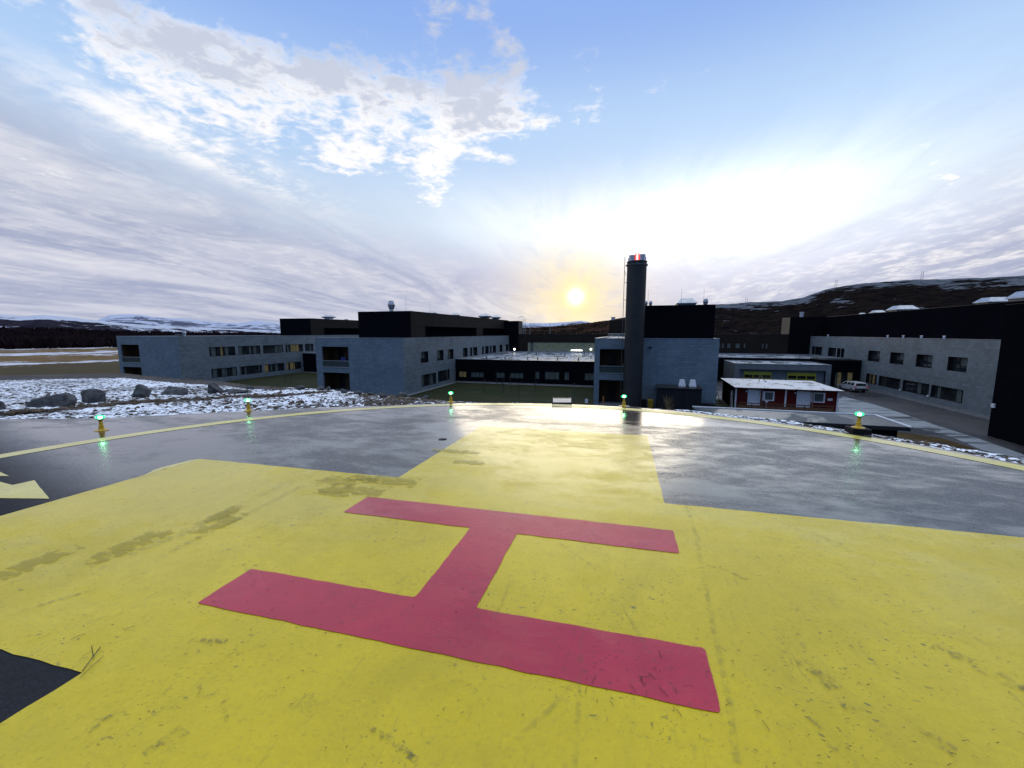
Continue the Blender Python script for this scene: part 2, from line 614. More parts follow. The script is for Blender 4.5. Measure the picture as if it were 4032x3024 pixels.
mat_hill('hill_left', (.012, .012, .022), (.034, .030, .042), .55, .011)
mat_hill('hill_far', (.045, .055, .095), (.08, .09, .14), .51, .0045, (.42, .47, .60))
mat_hill('hill_mid', (.024, .015, .012), (.048, .030, .021), .80, .010)
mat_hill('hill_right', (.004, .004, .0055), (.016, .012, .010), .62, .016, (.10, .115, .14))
plain('forest_brown', (.030, .019, .022), .95, 0, .4, .05, .0)
plain('scrub_brown', (.040, .026, .018), .9, 0, .4, .05)
plain('scrub_dark', (.008, .0065, .006), .9, 0, .4, .05)
m, n, b = newmat('lawn')
v = coords(n)
f = noise_n(n, v, .35, 6, .65)
g = noise_n(n, v, 6, 4, .7)
c_ = mixc(n, f.step(.35, .65), (.014, .021, .006), (.024, .026, .011))
c_ = mixc(n, g.step(.4, .7) * .5, c_, (.007, .010, .003))
c_ = mixc(n, noise_n(n, stretch(n, v, .5, 1.5, 1), .6, 6, .7, .8).step(.58, .70) * .35, c_, (.10, .11, .11))
link(n, c_, b.inputs['Base Color'])
b.inputs['Roughness'].default_value = .85
m, n, b = newmat('road_damp')
v = coords(n)
f = noise_n(n, v, .22, 5, .6, .5)
g = noise_n(n, v, 9, 4, .7)
link(n, mixc(n, (f + (g - .5) * .3).step(.35, .6), (.030, .032, .038), (.055, .055, .060)), b.inputs['Base Color'])
link(n, f.step(.35, .6) * .3 + .22, b.inputs['Roughness'])
m, n, b = newmat('frosted_paving')
v = coords(n)
f = noise_n(n, stretch(n, v, .35, 1.6, 1), .55, 6, .62, .5)
g = noise_n(n, v, 7, 4, .7)
link(n, mixc(n, (f + (g - .5) * .10).step(.52, .62), (.25, .28, .31), (.060, .065, .075)), b.inputs['Base Color'])
link(n, f.step(.40, .58) * -.2 + .5, b.inputs['Roughness'])
plain('soil_grass', (.075, .052, .020), .9, 0, .5, .8)


for q_ in ('lawn', 'soil_grass', 'heath_ground', 'hill_left', 'hill_far', 'hill_mid', 'hill_right', 'forest_brown', 'scrub_brown', 'scrub_dark', 'snow_rubble', 'rock_brown', 'rubber_black', 'frame_dark', 'flashing_dark', 'dark_metal_sheet'):
    MATS[q_].node_tree.nodes['Principled BSDF'].inputs['Specular IOR Level'].default_value = .10
for q_ in ('hill_mid', 'hill_right', 'hill_left', 'forest_brown'):
    MATS[q_].node_tree.nodes['Principled BSDF'].inputs['Specular IOR Level'].default_value = 0.0
for q_ in ('road_damp', 'frosted_paving', 'rock_grey', 'roof_felt_grey', 'pane_dark', 'pane_curtain'):
    MATS[q_].node_tree.nodes['Principled BSDF'].inputs['Specular IOR Level'].default_value = .25


# ------------------------------------------------------------------ mesh helpers
class MB:
    def __init__(s):
        s.v, s.f, s.m, s.sm = [], [], [], []
        s.uvs = {}

    def quad(s, *p, mat=0, uv=None, smooth=False):
        i = len(s.v)
        s.v += [tuple(q) for q in p]
        s.f.append(tuple(range(i, i + len(p))))
        s.m.append(mat)
        s.sm.append(smooth)
        if uv:
            s.uvs[len(s.f) - 1] = uv

    def box(s, x0, x1, y0, y1, z0, z1, mat=0, skip=''):
        x0, x1 = min(x0, x1), max(x0, x1)
        y0, y1 = min(y0, y1), max(y0, y1)
        z0, z1 = min(z0, z1), max(z0, z1)
        F = {'-x': ((x0, y1, z0), (x0, y0, z0), (x0, y0, z1), (x0, y1, z1)),
             '+x': ((x1, y0, z0), (x1, y1, z0), (x1, y1, z1), (x1, y0, z1)),
             '-y': ((x0, y0, z0), (x1, y0, z0), (x1, y0, z1), (x0, y0, z1)),
             '+y': ((x1, y1, z0), (x0, y1, z0), (x0, y1, z1), (x1, y1, z1)),
             '-z': ((x0, y1, z0), (x1, y1, z0), (x1, y0, z0), (x0, y0, z0)),
             '+z': ((x0, y0, z1), (x1, y0, z1), (x1, y1, z1), (x0, y1, z1))}
        for k, q in F.items():
            if k not in skip:
                s.quad(*q, mat=mat)

    def lathe(s, prof, cx=0, cy=0, cz=0, n=20, mat=0, smooth=True, rot=0.0, sy=1.0):
        for i in range(n):
            a0 = rot + 2 * math.pi * i / n
            a1 = rot + 2 * math.pi * (i + 1) / n
            for (r0, z0), (r1, z1) in zip(prof, prof[1:]):
                p = [(cx + r0 * math.cos(a0), cy + sy * r0 * math.sin(a0), cz + z0), (cx + r0 * math.cos(a1), cy + sy * r0 * math.sin(a1), cz + z0),
                     (cx + r1 * math.cos(a1), cy + sy * r1 * math.sin(a1), cz + z1), (cx + r1 * math.cos(a0), cy + sy * r1 * math.sin(a0), cz + z1)]
                if r0 < 1e-6:
                    p = p[1:] if False else [p[0], p[2], p[3]]
                elif r1 < 1e-6:
                    p = p[:3]
                s.quad(*p, mat=mat, smooth=smooth)

    def tube(s, pts, r, n=6, mat=0, r1=None):
        pts = [Vector(p) for p in pts]
        rings = []
        for i, p in enumerate(pts):
            d = (pts[min(i + 1, len(pts) - 1)] - pts[max(i - 1, 0)]).normalized()
            a = Vector((0, 0, 1)) if abs(d.z) < .9 else Vector((1, 0, 0))
            u = d.cross(a).normalized()
            w = d.cross(u)
            rr = r if r1 is None else r + (r1 - r) * i / max(1, len(pts) - 1)
            rings.append([p + (u * math.cos(2 * math.pi * k / n) + w * math.sin(2 * math.pi * k / n)) * rr for k in range(n)])
        for A, B in zip(rings, rings[1:]):
            for k in range(n):
                s.quad(A[k], A[(k + 1) % n], B[(k + 1) % n], B[k], mat=mat, smooth=True)
        s.quad(*rings[0][::-1], mat=mat)
        s.quad(*rings[-1], mat=mat)

    def build(s, name, mats, parent=None, loc=None, weld=False, off=(0, 0, 0)):
        me = bpy.data.meshes.new(name)
        me.from_pydata([(v[0] - off[0], v[1] - off[1], v[2] - off[2]) for v in s.v], [], s.f)
        for mm in (mats if isinstance(mats, (list, tuple)) else [mats]):
            me.materials.append(MATS[mm])
        me.polygons.foreach_set('material_index', s.m)
        me.polygons.foreach_set('use_smooth', s.sm)
        uvl = me.uv_layers.new(name='UVMap')
        for p in me.polygons:
            nn = p.normal
            cu = s.uvs.get(p.index)
            for k, li in enumerate(p.loop_indices):
                co = s.v[me.loops[li].vertex_index]
                if cu:
                    uvl.data[li].uv = cu[k]
                elif abs(nn.z) > .8:
                    uvl.data[li].uv = (co[0], co[1])
                elif abs(nn.x) > abs(nn.y):
                    uvl.data[li].uv = (co[1], co[2])
                else:
                    uvl.data[li].uv = (co[0], co[2])
        if weld:
            bm = bmesh.new()
            bm.from_mesh(me)
            bmesh.ops.remove_doubles(bm, verts=bm.verts, dist=1e-4)
            bmesh.ops.recalc_face_normals(bm, faces=bm.faces)
            bm.to_mesh(me)
            bm.free()
        me.update()
        o = bpy.data.objects.new(name, me)
        COL.objects.link(o)
        if parent:
            o.parent = parent
        if loc:
            o.location = loc
        return o


def tag(o, label=None, cat=None, group=None, kind=None):
    for k, v_ in (('label', label), ('category', cat), ('group', group), ('kind', kind)):
        if v_:
            o[k] = v_
    return o


def struct(o, label=None):
    o['kind'] = 'structure'
    if label:
        o['label'] = label
    return o


def empty(name, loc, rz=0.0, **kw):
    o = bpy.data.objects.new(name, None)
    COL.objects.link(o)
    o.location = loc
    o.rotation_euler = (0, 0, rz)
    return tag(o, **kw)


def copy_tree(o, parent=None):
    c = o.copy()
    COL.objects.link(c)
    c.parent = parent
    for ch in [q for q in bpy.data.objects if q.parent == o]:
        copy_tree(ch, c)
    return c


# ------------------------------------------------------------------ helipad plane (fall of 0.8 degrees away from the camera)
PADM = Matrix(((0.96654405, 0.25650067, 0.0, -0.29560791),
               (-0.25647391, 0.96644321, 0.01444521, 2.9258957),
               (0.00370521, -0.01396193, 0.99989566, -0.04114163),
               (0, 0, 0, 1)))
APRON = [(32, 7.52), (38.8, 7.55), (46, 7.55), (58, 7.54), (70, 7.6), (82, 7.57), (100, 7.48), (114, 7.52), (126.7, 7.6), (137, 7.98), (146, 8.4),
         (154.5, 9.05), (161, 9.8), (164.4, 10.6), (167.1, 11.5), (171, 13.2), (176, 14), (184, 13.5), (200, 11.5), (225, 10.5), (270, 10),
         (320, 9), (360, 7.8), (378, 7.55), (392, 7.52)]


def apron(nn):
    o = []
    for i in range(nn):
        a = 32 + 360 * i / nn
        rr = float(np.interp(a, [q[0] for q in APRON], [q[1] for q in APRON])) + .012 * math.sin(a * 3.1) + .008 * math.sin(a * 7.7)
        o.append((-.16 + rr * math.cos(R(a)), .09 + rr * math.sin(R(a))))
    return o


def pad_obj(name, mb, mat, z, label):
    o = mb.build(name, mat)
    o.matrix_world = PADM
    return struct(o, label)


mb = MB()
ap = apron(360)
mb.quad(*[(x, y, 0) for x, y in ap])
for (x0, y0), (x1, y1) in zip(ap, ap[1:] + ap[:1]):
    mb.quad((x1, y1, 0), (x0, y0, 0), (x0, y0, -.35), (x1, y1, -.35))
pad_obj('helipad_asphalt', mb, 'asphalt_wet', 0, 'dark wet asphalt of the helicopter pad')


def wavy(poly, z, step=.12, amp=.006, rnd=0.0):
    o = []
    n_ = len(poly)
    for i in range(n_):
        p0 = Vector((*poly[i], 0))
        p1 = Vector((*poly[(i + 1) % n_], 0))
        d = p1 - p0
        L = d.length
        d.normalize()
        nr = Vector((-d.y, d.x, 0))
        k = max(2, int(L / step))
        s0 = rnd if rnd else 0
        for j in range(k):
            t = s0 + (L - 2 * s0) * j / (k - 1) if rnd else L * j / k
            off = noise.noise(Vector((p0.x * 3 + d.x * t * 9.0, p0.y * 3 + d.y * t * 9.0, i * 1.7))) * amp * 2
            if j in (0,) and not rnd:
                off = 0
            q = p0 + d * t + nr * off
            o.append((q.x, q.y, z))
    return o


mb = MB()
N = 256
for i in range(N):
    a0, a1 = 2 * math.pi * i / N, 2 * math.pi * (i + 1) / N
    r0, r1 = 7.13, 7.42
    mb.quad(*[(-.16 + rr * math.cos(a), .09 + rr * math.sin(a), .004) for a, rr in ((a0, r0), (a0, r1), (a1, r1), (a1, r0))][::1])
pad_obj('edge_ring_marking', mb, 'paint_line', 0, 'pale yellow painted ring round the edge of the pad')
a_, A_ = 1.5, 4.53
cross = [(-a_, a_), (-A_, a_), (-A_, -a_), (-a_, -a_), (-a_, -A_), (a_, -A_), (a_, -a_), (A_, -a_), (A_, a_), (a_, a_), (a_, A_), (-a_, A_)]
mb = MB()
w = wavy(cross, .004, .1, .006)
mb.quad(*w)
pad_obj('yellow_cross_marking', mb, 'paint_yellow', 0, 'big yellow painted cross in the middle of the pad')
# thin second coat of paint brushed past the corner of the left arm
mb = MB()
mb.quad(*wavy([(-4.53, 1.50), (-4.60, 1.42), (-4.64, 1.02), (-4.535, .78)], .0045, .05, .02))
pad_obj('paint_overrun', mb, 'paint_line', 0, 'thin brushed overrun of yellow paint beside the left cross arm')
ox, oy, L_, S_, wb, ws = .0131, -.0296, 2.998, 1.813, .40, .414
hpoly = [(-L_ / 2, S_ / 2), (-L_ / 2, S_ / 2 - wb), (-ws / 2, S_ / 2 - wb), (-ws / 2, -S_ / 2 + wb), (-L_ / 2, -S_ / 2 + wb), (-L_ / 2, -S_ / 2),
         (L_ / 2, -S_ / 2), (L_ / 2, -S_ / 2 + wb), (ws / 2, -S_ / 2 + wb), (ws / 2, S_ / 2 - wb), (L_ / 2, S_ / 2 - wb), (L_ / 2, S_ / 2)]
hpoly = [(x + ox, y + oy) for x, y in hpoly]
mb = MB()
mb.quad(*wavy(hpoly, .008, .045, .0032, .014))
pad_obj('red_letter_h_marking', mb, 'paint_red', 0, 'large crimson letter H painted on the yellow cross')
mb = MB()
# triangle / arrow shaped marking beside the ring, half out of the frame
mb.quad(*wavy([(-6.9, .30), (-5.87, .19), (-5.59, .16), (-5.57, .33), (-4.65, -.01), (-5.17, -.13), (-6.7, -.55)][::-1], .004, .1, .003))
mb.quad(*wavy([(-7.3, .62), (-6.06, .35), (-6.3, .30), (-7.3, .38)][::-1], .0045, .1, .003))
pad_obj('arrow_marking', mb, 'paint_line', 0, 'small pale yellow arrow painted left of the cross')


def strip(mb, pts, w, z, w1=None):
    pts = [Vector((*p, z)) for p in pts]
    # subdivide
    q = []
    for p0, p1 in zip(pts, pts[1:]):
        for k in range(4):
            q.append(p0.lerp(p1, k / 4))
    q.append(pts[-1])
    L = 0
    for i, (p0, p1) in enumerate(zip(q, q[1:])):
        def nrm(j):
            d = (q[min(j + 1, len(q) - 1)] - q[max(j - 1, 0)]).normalized()
            return Vector((-d.y, d.x, 0)) * w / 2
        n0, n1 = nrm(i), nrm(i + 1)
        u0, u1 = i / (len(q) - 1), (i + 1) / (len(q) - 1)
        mb.quad(p0 - n0, p1 - n1, p1 + n1, p0 + n0, uv=[(u0, 0), (u1, 0), (u1, 1), (u0, 1)])


mb = MB()
Z = .0092
for pts_, w_ in [([(1.7, 1.71), (1.69, .88), (1.62, .02), (1.58, -.52), (1.56, -.84), (1.52, -1.16)], .045), ([(.87, -.59), (.89, -.94), (.91, -1.32), (.92, -1.6)], .035),
                 ([(.87, -.93), (.76, -1.14), (.63, -1.34)], .04), ([(-2.57, -.63), (-2.53, -.28), (-2.58, .37), (-2.65, 1.22)], .16), ([(-2.3, -.5), (-2.32, .2), (-2.4, 1.0)], .10),
                 ([(2.5, 1.25), (2.68, 1.1), (2.79, .91), (2.84, .76)], .05), ([(2.14, 1.03), (2.35, .92)], .03), ([(.6, .4), (.9, .1)], .03), ([(1.05, -.2), (1.25, -.7)], .03),
                 ([(.35, -.2), (.36, -.62)], .03), ([(-1.9, .4), (-1.2, .9)], .03)]:
    strip(mb, pts_, w_, Z)
o = pad_obj('faint_scuff_marks', mb, 'faint_scuff', 0, 'faint grey green tyre scuffs across the painted cross')
mb = MB()
for pts_, w_ in [([(-2.44, -1.29), (-2.35, -1.12), (-2.23, -.95)], .03), ([(-.73, -1.73), (-.70, -1.60)], .10), ([(.03, -1.39), (.17, -1.42), (.31, -1.47)], .035),
                 ([(1.68, .35), (1.8, .31), (1.92, .22)], .05), ([(-1.08, -1.72), (-1.08, -1.63)], .035), ([(1.96, -.5), (2.03, -.58), (2.06, -.66)], .09), ([(1.87, -.86), (1.91, -.92), (1.9, -.98), (1.94, -1.02)], .02),
                 ([(2.04, -.76), (2.17, -.73)], .045), ([(2.30, -.82), (2.37, -.89)], .09), ([(-1.6, -.5), (-1.31, -.67)], .03), ([(-.87, -1.41), (-.78, -1.46), (-.74, -1.43)], .02), ([(-.67, -1.45), (-.56, -1.53)], .03),
                 ([(2.7, -.2), (3.0, -.5)], .12), ([(-1.2, -1.2), (-1.0, -1.15)], .05), ([(.4, -1.5), (.5, -1.6)], .05)]:
    strip(mb, pts_, w_, Z + .001)
pad_obj('rubber_scuff_marks', mb, 'rubber_scuff', 0, 'short dark rubber scuffs on the yellow paint')
mb = MB()
for cx_, cy_, w_, h_ in [(-2.1, 1.22, .35, .22), (-1.75, 1.0, .5, .22), (-1.5, 1.38, .45, .25), (-1.85, 1.36, .3, .2), (-1.9, .85, .3, .1), (-1.25, 2.75, .5, .16), (-.9, 2.3, .3, .15), (-2.72, -.5, .16, .5), (-2.4, -.02, .14, .36),
                         (-2.55, .15, .12, .3), (-3.1, -.9, .15, .4)]:
    mb.quad((cx_ - w_, cy_ - h_, Z + .002), (cx_ + w_, cy_ - h_, Z + .002), (cx_ + w_, cy_ + h_, Z + .002), (cx_ - w_, cy_ + h_, Z + .002), uv=[(0, 0), (1, 0), (1, 1), (0, 1)])
pad_obj('water_patches', mb, 'water_film', 0, 'small shallow water patches on the yellow cross')

# bits of dry grass, needles and grit blown over the paint
mb = MB()
random.seed(11)


def sliver(x, y, L, w_, a, bend=.0):
    p = []
    for k in range(4):
        t = k / 3
        aa = a + bend * t
        p.append((x + L * (t - .5) * math.cos(aa), y + L * (t - .5) * math.sin(aa), .012 + .004 * math.sin(t * 3)))
    mb.tube(p, w_, 3)


for cx_, cy_, sx, sy, cnt, aa, ll in [(1.15, -.95, .16, .13, 40, -1.2, .035), (1.68, -.55, .10, .22, 26, .1, .02), (2.1, -.85, .35, .25, 40, .1, .012), (-1.3, -.9, .5, .3, 60, .8, .010), (0, -1.3, .9, .3, 70, .6, .009),
                                      (1.9, .1, .9, .8, 90, .3, .011), (-1.7, -1.35, .18, .1, 6, .9, .07), (2.6, -.95, .15, .12, 22, .2, .02), (-.2, .2, 1.4, .8, 50, .6, .010), (2.75, -.75, .06, .06, 8, -.6, .04)]:
    for _ in range(int(cnt * .55)):
        sliver(random.gauss(cx_, sx), random.gauss(cy_, sy), ll * random.uniform(.4, 1.7), random.uniform(.0006, .0014), aa + random.gauss(0, .5), random.gauss(0, .15))
o = mb.build('grass_debris', 'twig_dark')
o.matrix_world = PADM
tag(o, 'tiny dark bits of dry grass and grit strewn on the paint', 'debris', kind='stuff')

mb = MB()
mb.tube([(-1.50, -1.50, .012), (-1.56, -1.42, .016), (-1.61, -1.36, .012)], .0022, 4)
mb.tube([(-1.56, -1.42, .016), (-1.66, -1.37, .014)], .0016, 4)
mb.tube([(-1.46, -1.53, .014), (-1.52, -1.40, .012)], .0014, 4)
o = mb.build('twig', 'twig_dark')
o.matrix_world = PADM
tag(o, 'thin forked twig lying at the corner where yellow paint meets dark asphalt', 'twig')


def rock_mesh(name, mat, w_, d, h, seed, flat=0.0, parent=None):
    bm = bmesh.new()
    bmesh.ops.create_icosphere(bm, subdivisions=4, radius=1)
    rs = random.Random(seed)
    planes = [(Vector((rs.gauss(0, 1), rs.gauss(0, 1), rs.gauss(.2, .8))).normalized(), rs.uniform(.50, .80)) for _ in range(9)]
    for vtx in bm.verts:
        c = vtx.co.copy()
        for nn, dd in planes:
            k = c.dot(nn)
            if k > dd:
                c -= nn * (k - dd) * 1.0
        c += c.normalized() * (noise.fractal(c * 1.6 + Vector((seed, 0, 0)), .8, 2.1, 4) * .09)
        c.z = max(c.z, -.55)
        vtx.co = Vector((c.x * w_ / 1.6, c.y * d / 1.6, (c.z + .5) * h / 1.3))
    me = bpy.data.meshes.new(name)
    bm.to_mesh(me)
    bm.free()
    me.materials.append(MATS[mat])
    for p in me.polygons:
        p.use_smooth = False
    o = bpy.data.objects.new(name, me)
    COL.objects.link(o)
    return o


o = rock_mesh('stone_chip', 'chip_stone', .16, .05, .02, 5)
o.matrix_world = PADM @ Matrix.Translation((-1.78, 3.40, 0)) @ Matrix.Rotation(.6, 4, 'Z')
tag(o, 'flat dark chip lying on the wet asphalt left of the far cross arm', 'stone')

# ------------------------------------------------------------------ terrain round the pad
PR = np.array([[PADM[i][j] for j in range(3)] for i in range(3)])
PT = np.array([PADM[i][3] for i in range(3)])
_a = np.array([PR @ np.array([x, y, 0]) + PT for x, y in apron(720)])
_aa = np.degrees(np.arctan2(_a[:, 0], _a[:, 1]))
_o = np.argsort(_aa)
_aa, _ar, _azz = _aa[_o], np.hypot(_a[_o, 0], _a[_o, 1]), _a[_o, 2]
CREST = [(-180, -.10, 30), (-120, -.07, 32), (-60, -.060, 36), (-51.2, -.0643, 37), (-47.4, -.0677, 37), (-43.4, -.0709, 35), (-39.1, -.0863, 30),
         (-35.1, -.0966, 26), (-32.1, -.1089, 22.5), (-25.4, -.1225, 18.5), (-20.9, -.1348, 16), (-14.6, -.1499, 13.6), (-8.7, -.1643, 12.0),
         (-4.1, -.1696, 11.6), (1.2, -.1719, 11.5), (11.2, -.1722, 11.5), (20, -.174, 11.2), (24.3, -.1737, 11.15), (31.6, -.1772, 10.7),
         (35.1, -.1785, 10.5), (38.8, -.1839, 10.0), (41, -.1848, 10.0), (44.1, -.1846, 9.8), (46.7, -.1867, 9.65), (49.3, -.19, 9.45),
         (51.9, -.1927, 9.3), (70, -.2, 9.4), (120, -.13, 14), (180, -.10, 30)]
G = -7.15


def edge(a):
    return float(np.interp(a, _aa, _ar, period=360)), float(np.interp(a, _aa, _azz, period=360))


def crest(a):
    xs = [c[0] for c in CREST]
    s_ = np.interp(a, xs, [c[1] for c in CREST])
    r_ = max(np.interp(a, xs, [c[2] for c in CREST]), edge(a)[0] + .7)
    return float(r_), float(CAMZ + s_ * r_)


azs = []
a = -180.0
while a < 180:
    azs.append(a)
    a += .16 if -57 < a < 57 else 2.0
rows_n, fall_n = 84, 26
verts, att = [], []
for a in azs:
    re_, ze_ = edge(a)
    rc_, zc_ = crest(a)
    rc2, _z = crest(a)
    ca, sa = math.cos(R(a)), math.sin(R(a))
    L = rc_ - re_
    for i in range(rows_n):
        t = (i / (rows_n - 1)) ** (1.35 if L > 4 else 1.0)
        rr = re_ - .06 + (L + .06) * t
        z = ze_ - .025 + (zc_ - ze_ + .025) * t
        x, y = rr * sa, rr * ca
        am = min(1, (rr - re_ + .02) / .35) * min(1, (rc_ - rr + .5) / 1.0)
        nz = noise.fractal(Vector((x * 1.1, y * 1.1, 0)), .9, 2.0, 3) * .035 + noise.fractal(Vector((x * 6.5, y * 6.5, 4)), .8, 2.0, 3) * .030
        z += nz * max(am, .12 if i else 0)
        big = noise.noise(Vector((x * .35, y * .35, 2)))
        sn = .53 + big * .13
        if a < -12:
            # gravel shoulder free of snow near the crest on the left, muddy strip under the boulders
            if rc_ > 20:
                sn -= .85 * max(0, min(1, (t - .74) / .08)) * min(1, (rc_ - 20) / 4)
            bl = (a + 50) * .062 + 14.85
            dd = abs(rr - (bl + .25 * math.sin(a * .7)))
            if a < -24:
                sn -= .75 * max(0, 1 - dd / .55)
        if rr - re_ < .12 and a > -20:
            sn -= .5
        if -20 < a < 22:
            sn -= .12 + .22 * max(0, noise.noise(Vector((a * .35, 3, 1))))
        verts.append((x, y, z))
        att.append(sn)
    for i in range(fall_n):
        t = (i + 1) / fall_n
        z_end = G - .4
        H = zc_ - z_end
        run = H / .52
        rr = rc_ + run * t
        z = zc_ - H * t ** 1.08
        x, y = rr * sa, rr * ca
        z += noise.fractal(Vector((x * .9, y * .9, 0)), .9, 2.0, 3) * .10 * min(1, t * 6)
        verts.append((x, y, z))
        att.append(.42 if t < .12 else .05)
nr = rows_n + fall_n
na = len(azs)
faces = []
for j in range(na):
    k = (j + 1) % na
    for i in range(nr - 1):
        faces.append((j * nr + i, j * nr + i + 1, k * nr + i + 1, k * nr + i))
me = bpy.data.meshes.new('pad_slope')
me.from_pydata(verts, [], faces)
me.materials.append(MATS['snow_rubble'])
at_ = me.attributes.new('snow', 'FLOAT', 'POINT')
at_.data.foreach_set('value', att)
me.polygons.foreach_set('use_smooth', [True] * len(faces))
o = bpy.data.objects.new('snowy_ground', me)
COL.objects.link(o)
struct(o, 'patchy snow over dark soil round the pad')

# loose stones half buried in the snow
mb = MB()
random.seed(3)
ico = bmesh.new()
bmesh.ops.create_icosphere(ico, subdivisions=1, radius=1)
iv = [v_.co.copy() for v_ in ico.verts]
ifc = [tuple(v_.index for v_ in f_.verts) for f_ in ico.faces]
ico.free()
sv, sf = [], []


def ground_z(a, rr):
    re_, ze_ = edge(a)
    rc_, zc_ = crest(a)
    t = (rr - re_) / (rc_ - re_)
    return ze_ - .02 + (zc_ - ze_) * min(t, 1) - max(0, rr - rc_) * .52


def add_stone(a, rr, s_):
    b0 = len(sv)
    x, y, z = rr * math.sin(R(a)), rr * math.cos(R(a)), ground_z(a, rr)
    q = [random.uniform(.6, 1.4) for _ in range(3)]
    an = random.uniform(0, 6.28)
    for v_ in iv:
        k = 1 + random.uniform(-.22, .22)
        vx, vy = v_.x * q[0] * k * s_, v_.y * q[1] * k * s_
        sv.append((x + vx * math.cos(an) - vy * math.sin(an), y + vx * math.sin(an) + vy * math.cos(an), z + v_.z * q[2] * k * s_ * .6))
    for f_ in ifc:
        sf.append(tuple(b0 + i for i in f_))


for _ in range(1500):
    a = random.uniform(-52, -8)
    re_, rc_ = edge(a)[0], crest(a)[0]
    add_stone(a, random.uniform(re_ + .3, min(rc_, re_ + 13)), random.uniform(.015, .06))
for _ in range(420):
    a = random.uniform(-44, -8)
    rc_ = crest(a)[0]
    add_stone(a, rc_ + random.uniform(-1.2, .15), random.uniform(.03, .09))
for _ in range(260):
    a = random.uniform(-51, -24)
    add_stone(a, (a + 50) * .062 + 14.85 + random.gauss(0, .3), random.uniform(.03, .10))
for _ in range(700):
    a = random.uniform(-8, 52)
    re_, rc_ = edge(a)[0], crest(a)[0]
    add_stone(a, random.uniform(re_ + .12, rc_ + .1), random.uniform(.01, .04))
me = bpy.data.meshes.new('loose_stones')
me.from_pydata(sv, [], sf)
me.materials.append(MATS['rock_brown'])
o = bpy.data.objects.new('loose_stones', me)
COL.objects.link(o)
tag(o, 'small loose stones poking out of the thin snow', 'stones', kind='stuff')

# boulders
for nm, mat, X_, Y_, z_, w_, h_, seed, rz, lab in [
        ('boulder', 'rock_grey', -11.94, 10.55, -.24, 0.86, .42, 21, .75, 'long low grey boulder with a rusty patch, largest of the row by the snow'),
        ('boulder', 'rock_grey', -11.63, 11.35, -.28, .55, .44, 2, .3, 'angular grey boulder between the long boulder and the flat faced one'),
        ('boulder', 'rock_grey', -11.39, 12.60, -.33, .46, .45, 13, .2, 'flat faced grey boulder standing on edge in the middle of the row'),
        ('boulder', 'rock_grey', -11.36, 13.85, -.42, .80, .33, 44, .4, 'low wedge shaped brown grey boulder next to the round pale one'),
        ('boulder', 'rock_grey', -10.55, 14.55, -.48, .60, .44, 35, .2, 'rounded pale boulder at the right end of the row, below the left wing'),
        ('boulder', 'rock_grey', -12.50, 9.85, -.22, .40, .33, 16, .1, 'dark boulder cut by the left edge of the photo')]:
    o = rock_mesh(nm, mat, w_ * .92, w_ * .75, h_ * .86, seed)
    o.location = (X_, Y_, z_ - .03)
    o.rotation_euler = (0, 0, rz)
    tag(o, lab, 'boulder', 'row of boulders beside the pad')
small = [(-10.58, 16.6, -.63, .27, .16, 'small dark stone at the crest between the round boulder and the grey wing'), (-8.53, 16.49, -.62, .34, .18, 'dark lumpy stone at the crest below the courtyard lawn'),
         (-7.46, 16.05, -.57, .27, .14, 'pale stone at the crest left of the lower loggia'), (-7.12, 15.96, -.57, .2, .14, 'small pale stone in front of the lower loggia'),
         (-4.13, 13.15, -.39, .23, .15, 'pointed grey stone at the crest below the second wing corner'), (-3.55, 13.06, -.38, .32, .13, 'wide flat grey stone at the foot of the second wing corner'),
         (-2.60, 12.37, -.34, .20, .1, 'small pale stone left of the third green lamp'), (-10.02, 14.95, -.51, .8, .13, 'low dark slab of rock right of the round boulder'),
         (-6.0, 14.6, -.48, .24, .14, 'stone on the crest under the second wing, left of two others'), (-5.33, 14.13, -.45, .23, .12, 'stone on the crest under the second wing, between its neighbours'),
         (-4.73, 13.75, -.43, .2, .1, 'stone on the crest under the second wing, nearest its corner')]
for i, (X_, Y_, z_, w_, h_, lab) in enumerate(small):
    o = rock_mesh('stone', 'rock_grey', w_, w_ * .8, h_ * 1.2, 60 + i)
    o.location = (X_, Y_, z_ - .02)
    tag(o, lab, 'stone', 'small stones along the crest')

# ------------------------------------------------------------------ flat ground of the site
TH = R(16.5)
Vv = (math.cos(TH), -math.sin(TH))
Uu = (math.sin(TH), math.cos(TH))


def wp(a, b, z):
    return (a * Vv[0] + b * Uu[0], a * Vv[1] + b * Uu[1], z)


mb = MB()
NG = 48
ring = [0, 60, 140, 260, 420, 800, 2000, 6000]
for r0, r1 in zip(ring, ring[1:]):
    for i in range(NG):
        a0, a1 = 2 * math.pi * i / NG, 2 * math.pi * (i + 1) / NG
        p = [(r0 * math.cos(a0), r0 * math.sin(a0), G), (r1 * math.cos(a0), r1 * math.sin(a0), G), (r1 * math.cos(a1), r1 * math.sin(a1), G), (r0 * math.cos(a1), r0 * math.sin(a1), G)]
        mb.quad(*(p if r0 else p[:3]))
struct(mb.build('ground', 'heath_ground'), 'heath and rough grass with streaks of snow')


def sheet(name, poly, mat, z, label, local=True):
    m_ = MB()
    m_.quad(*[wp(a, b, z) if local else (a, b, z) for a, b in poly][::-1])
    o = m_.build(name, mat, weld=True)
    if o.data.polygons[0].normal.z < 0:
        o.data.flip_normals()
    return struct(o, label)


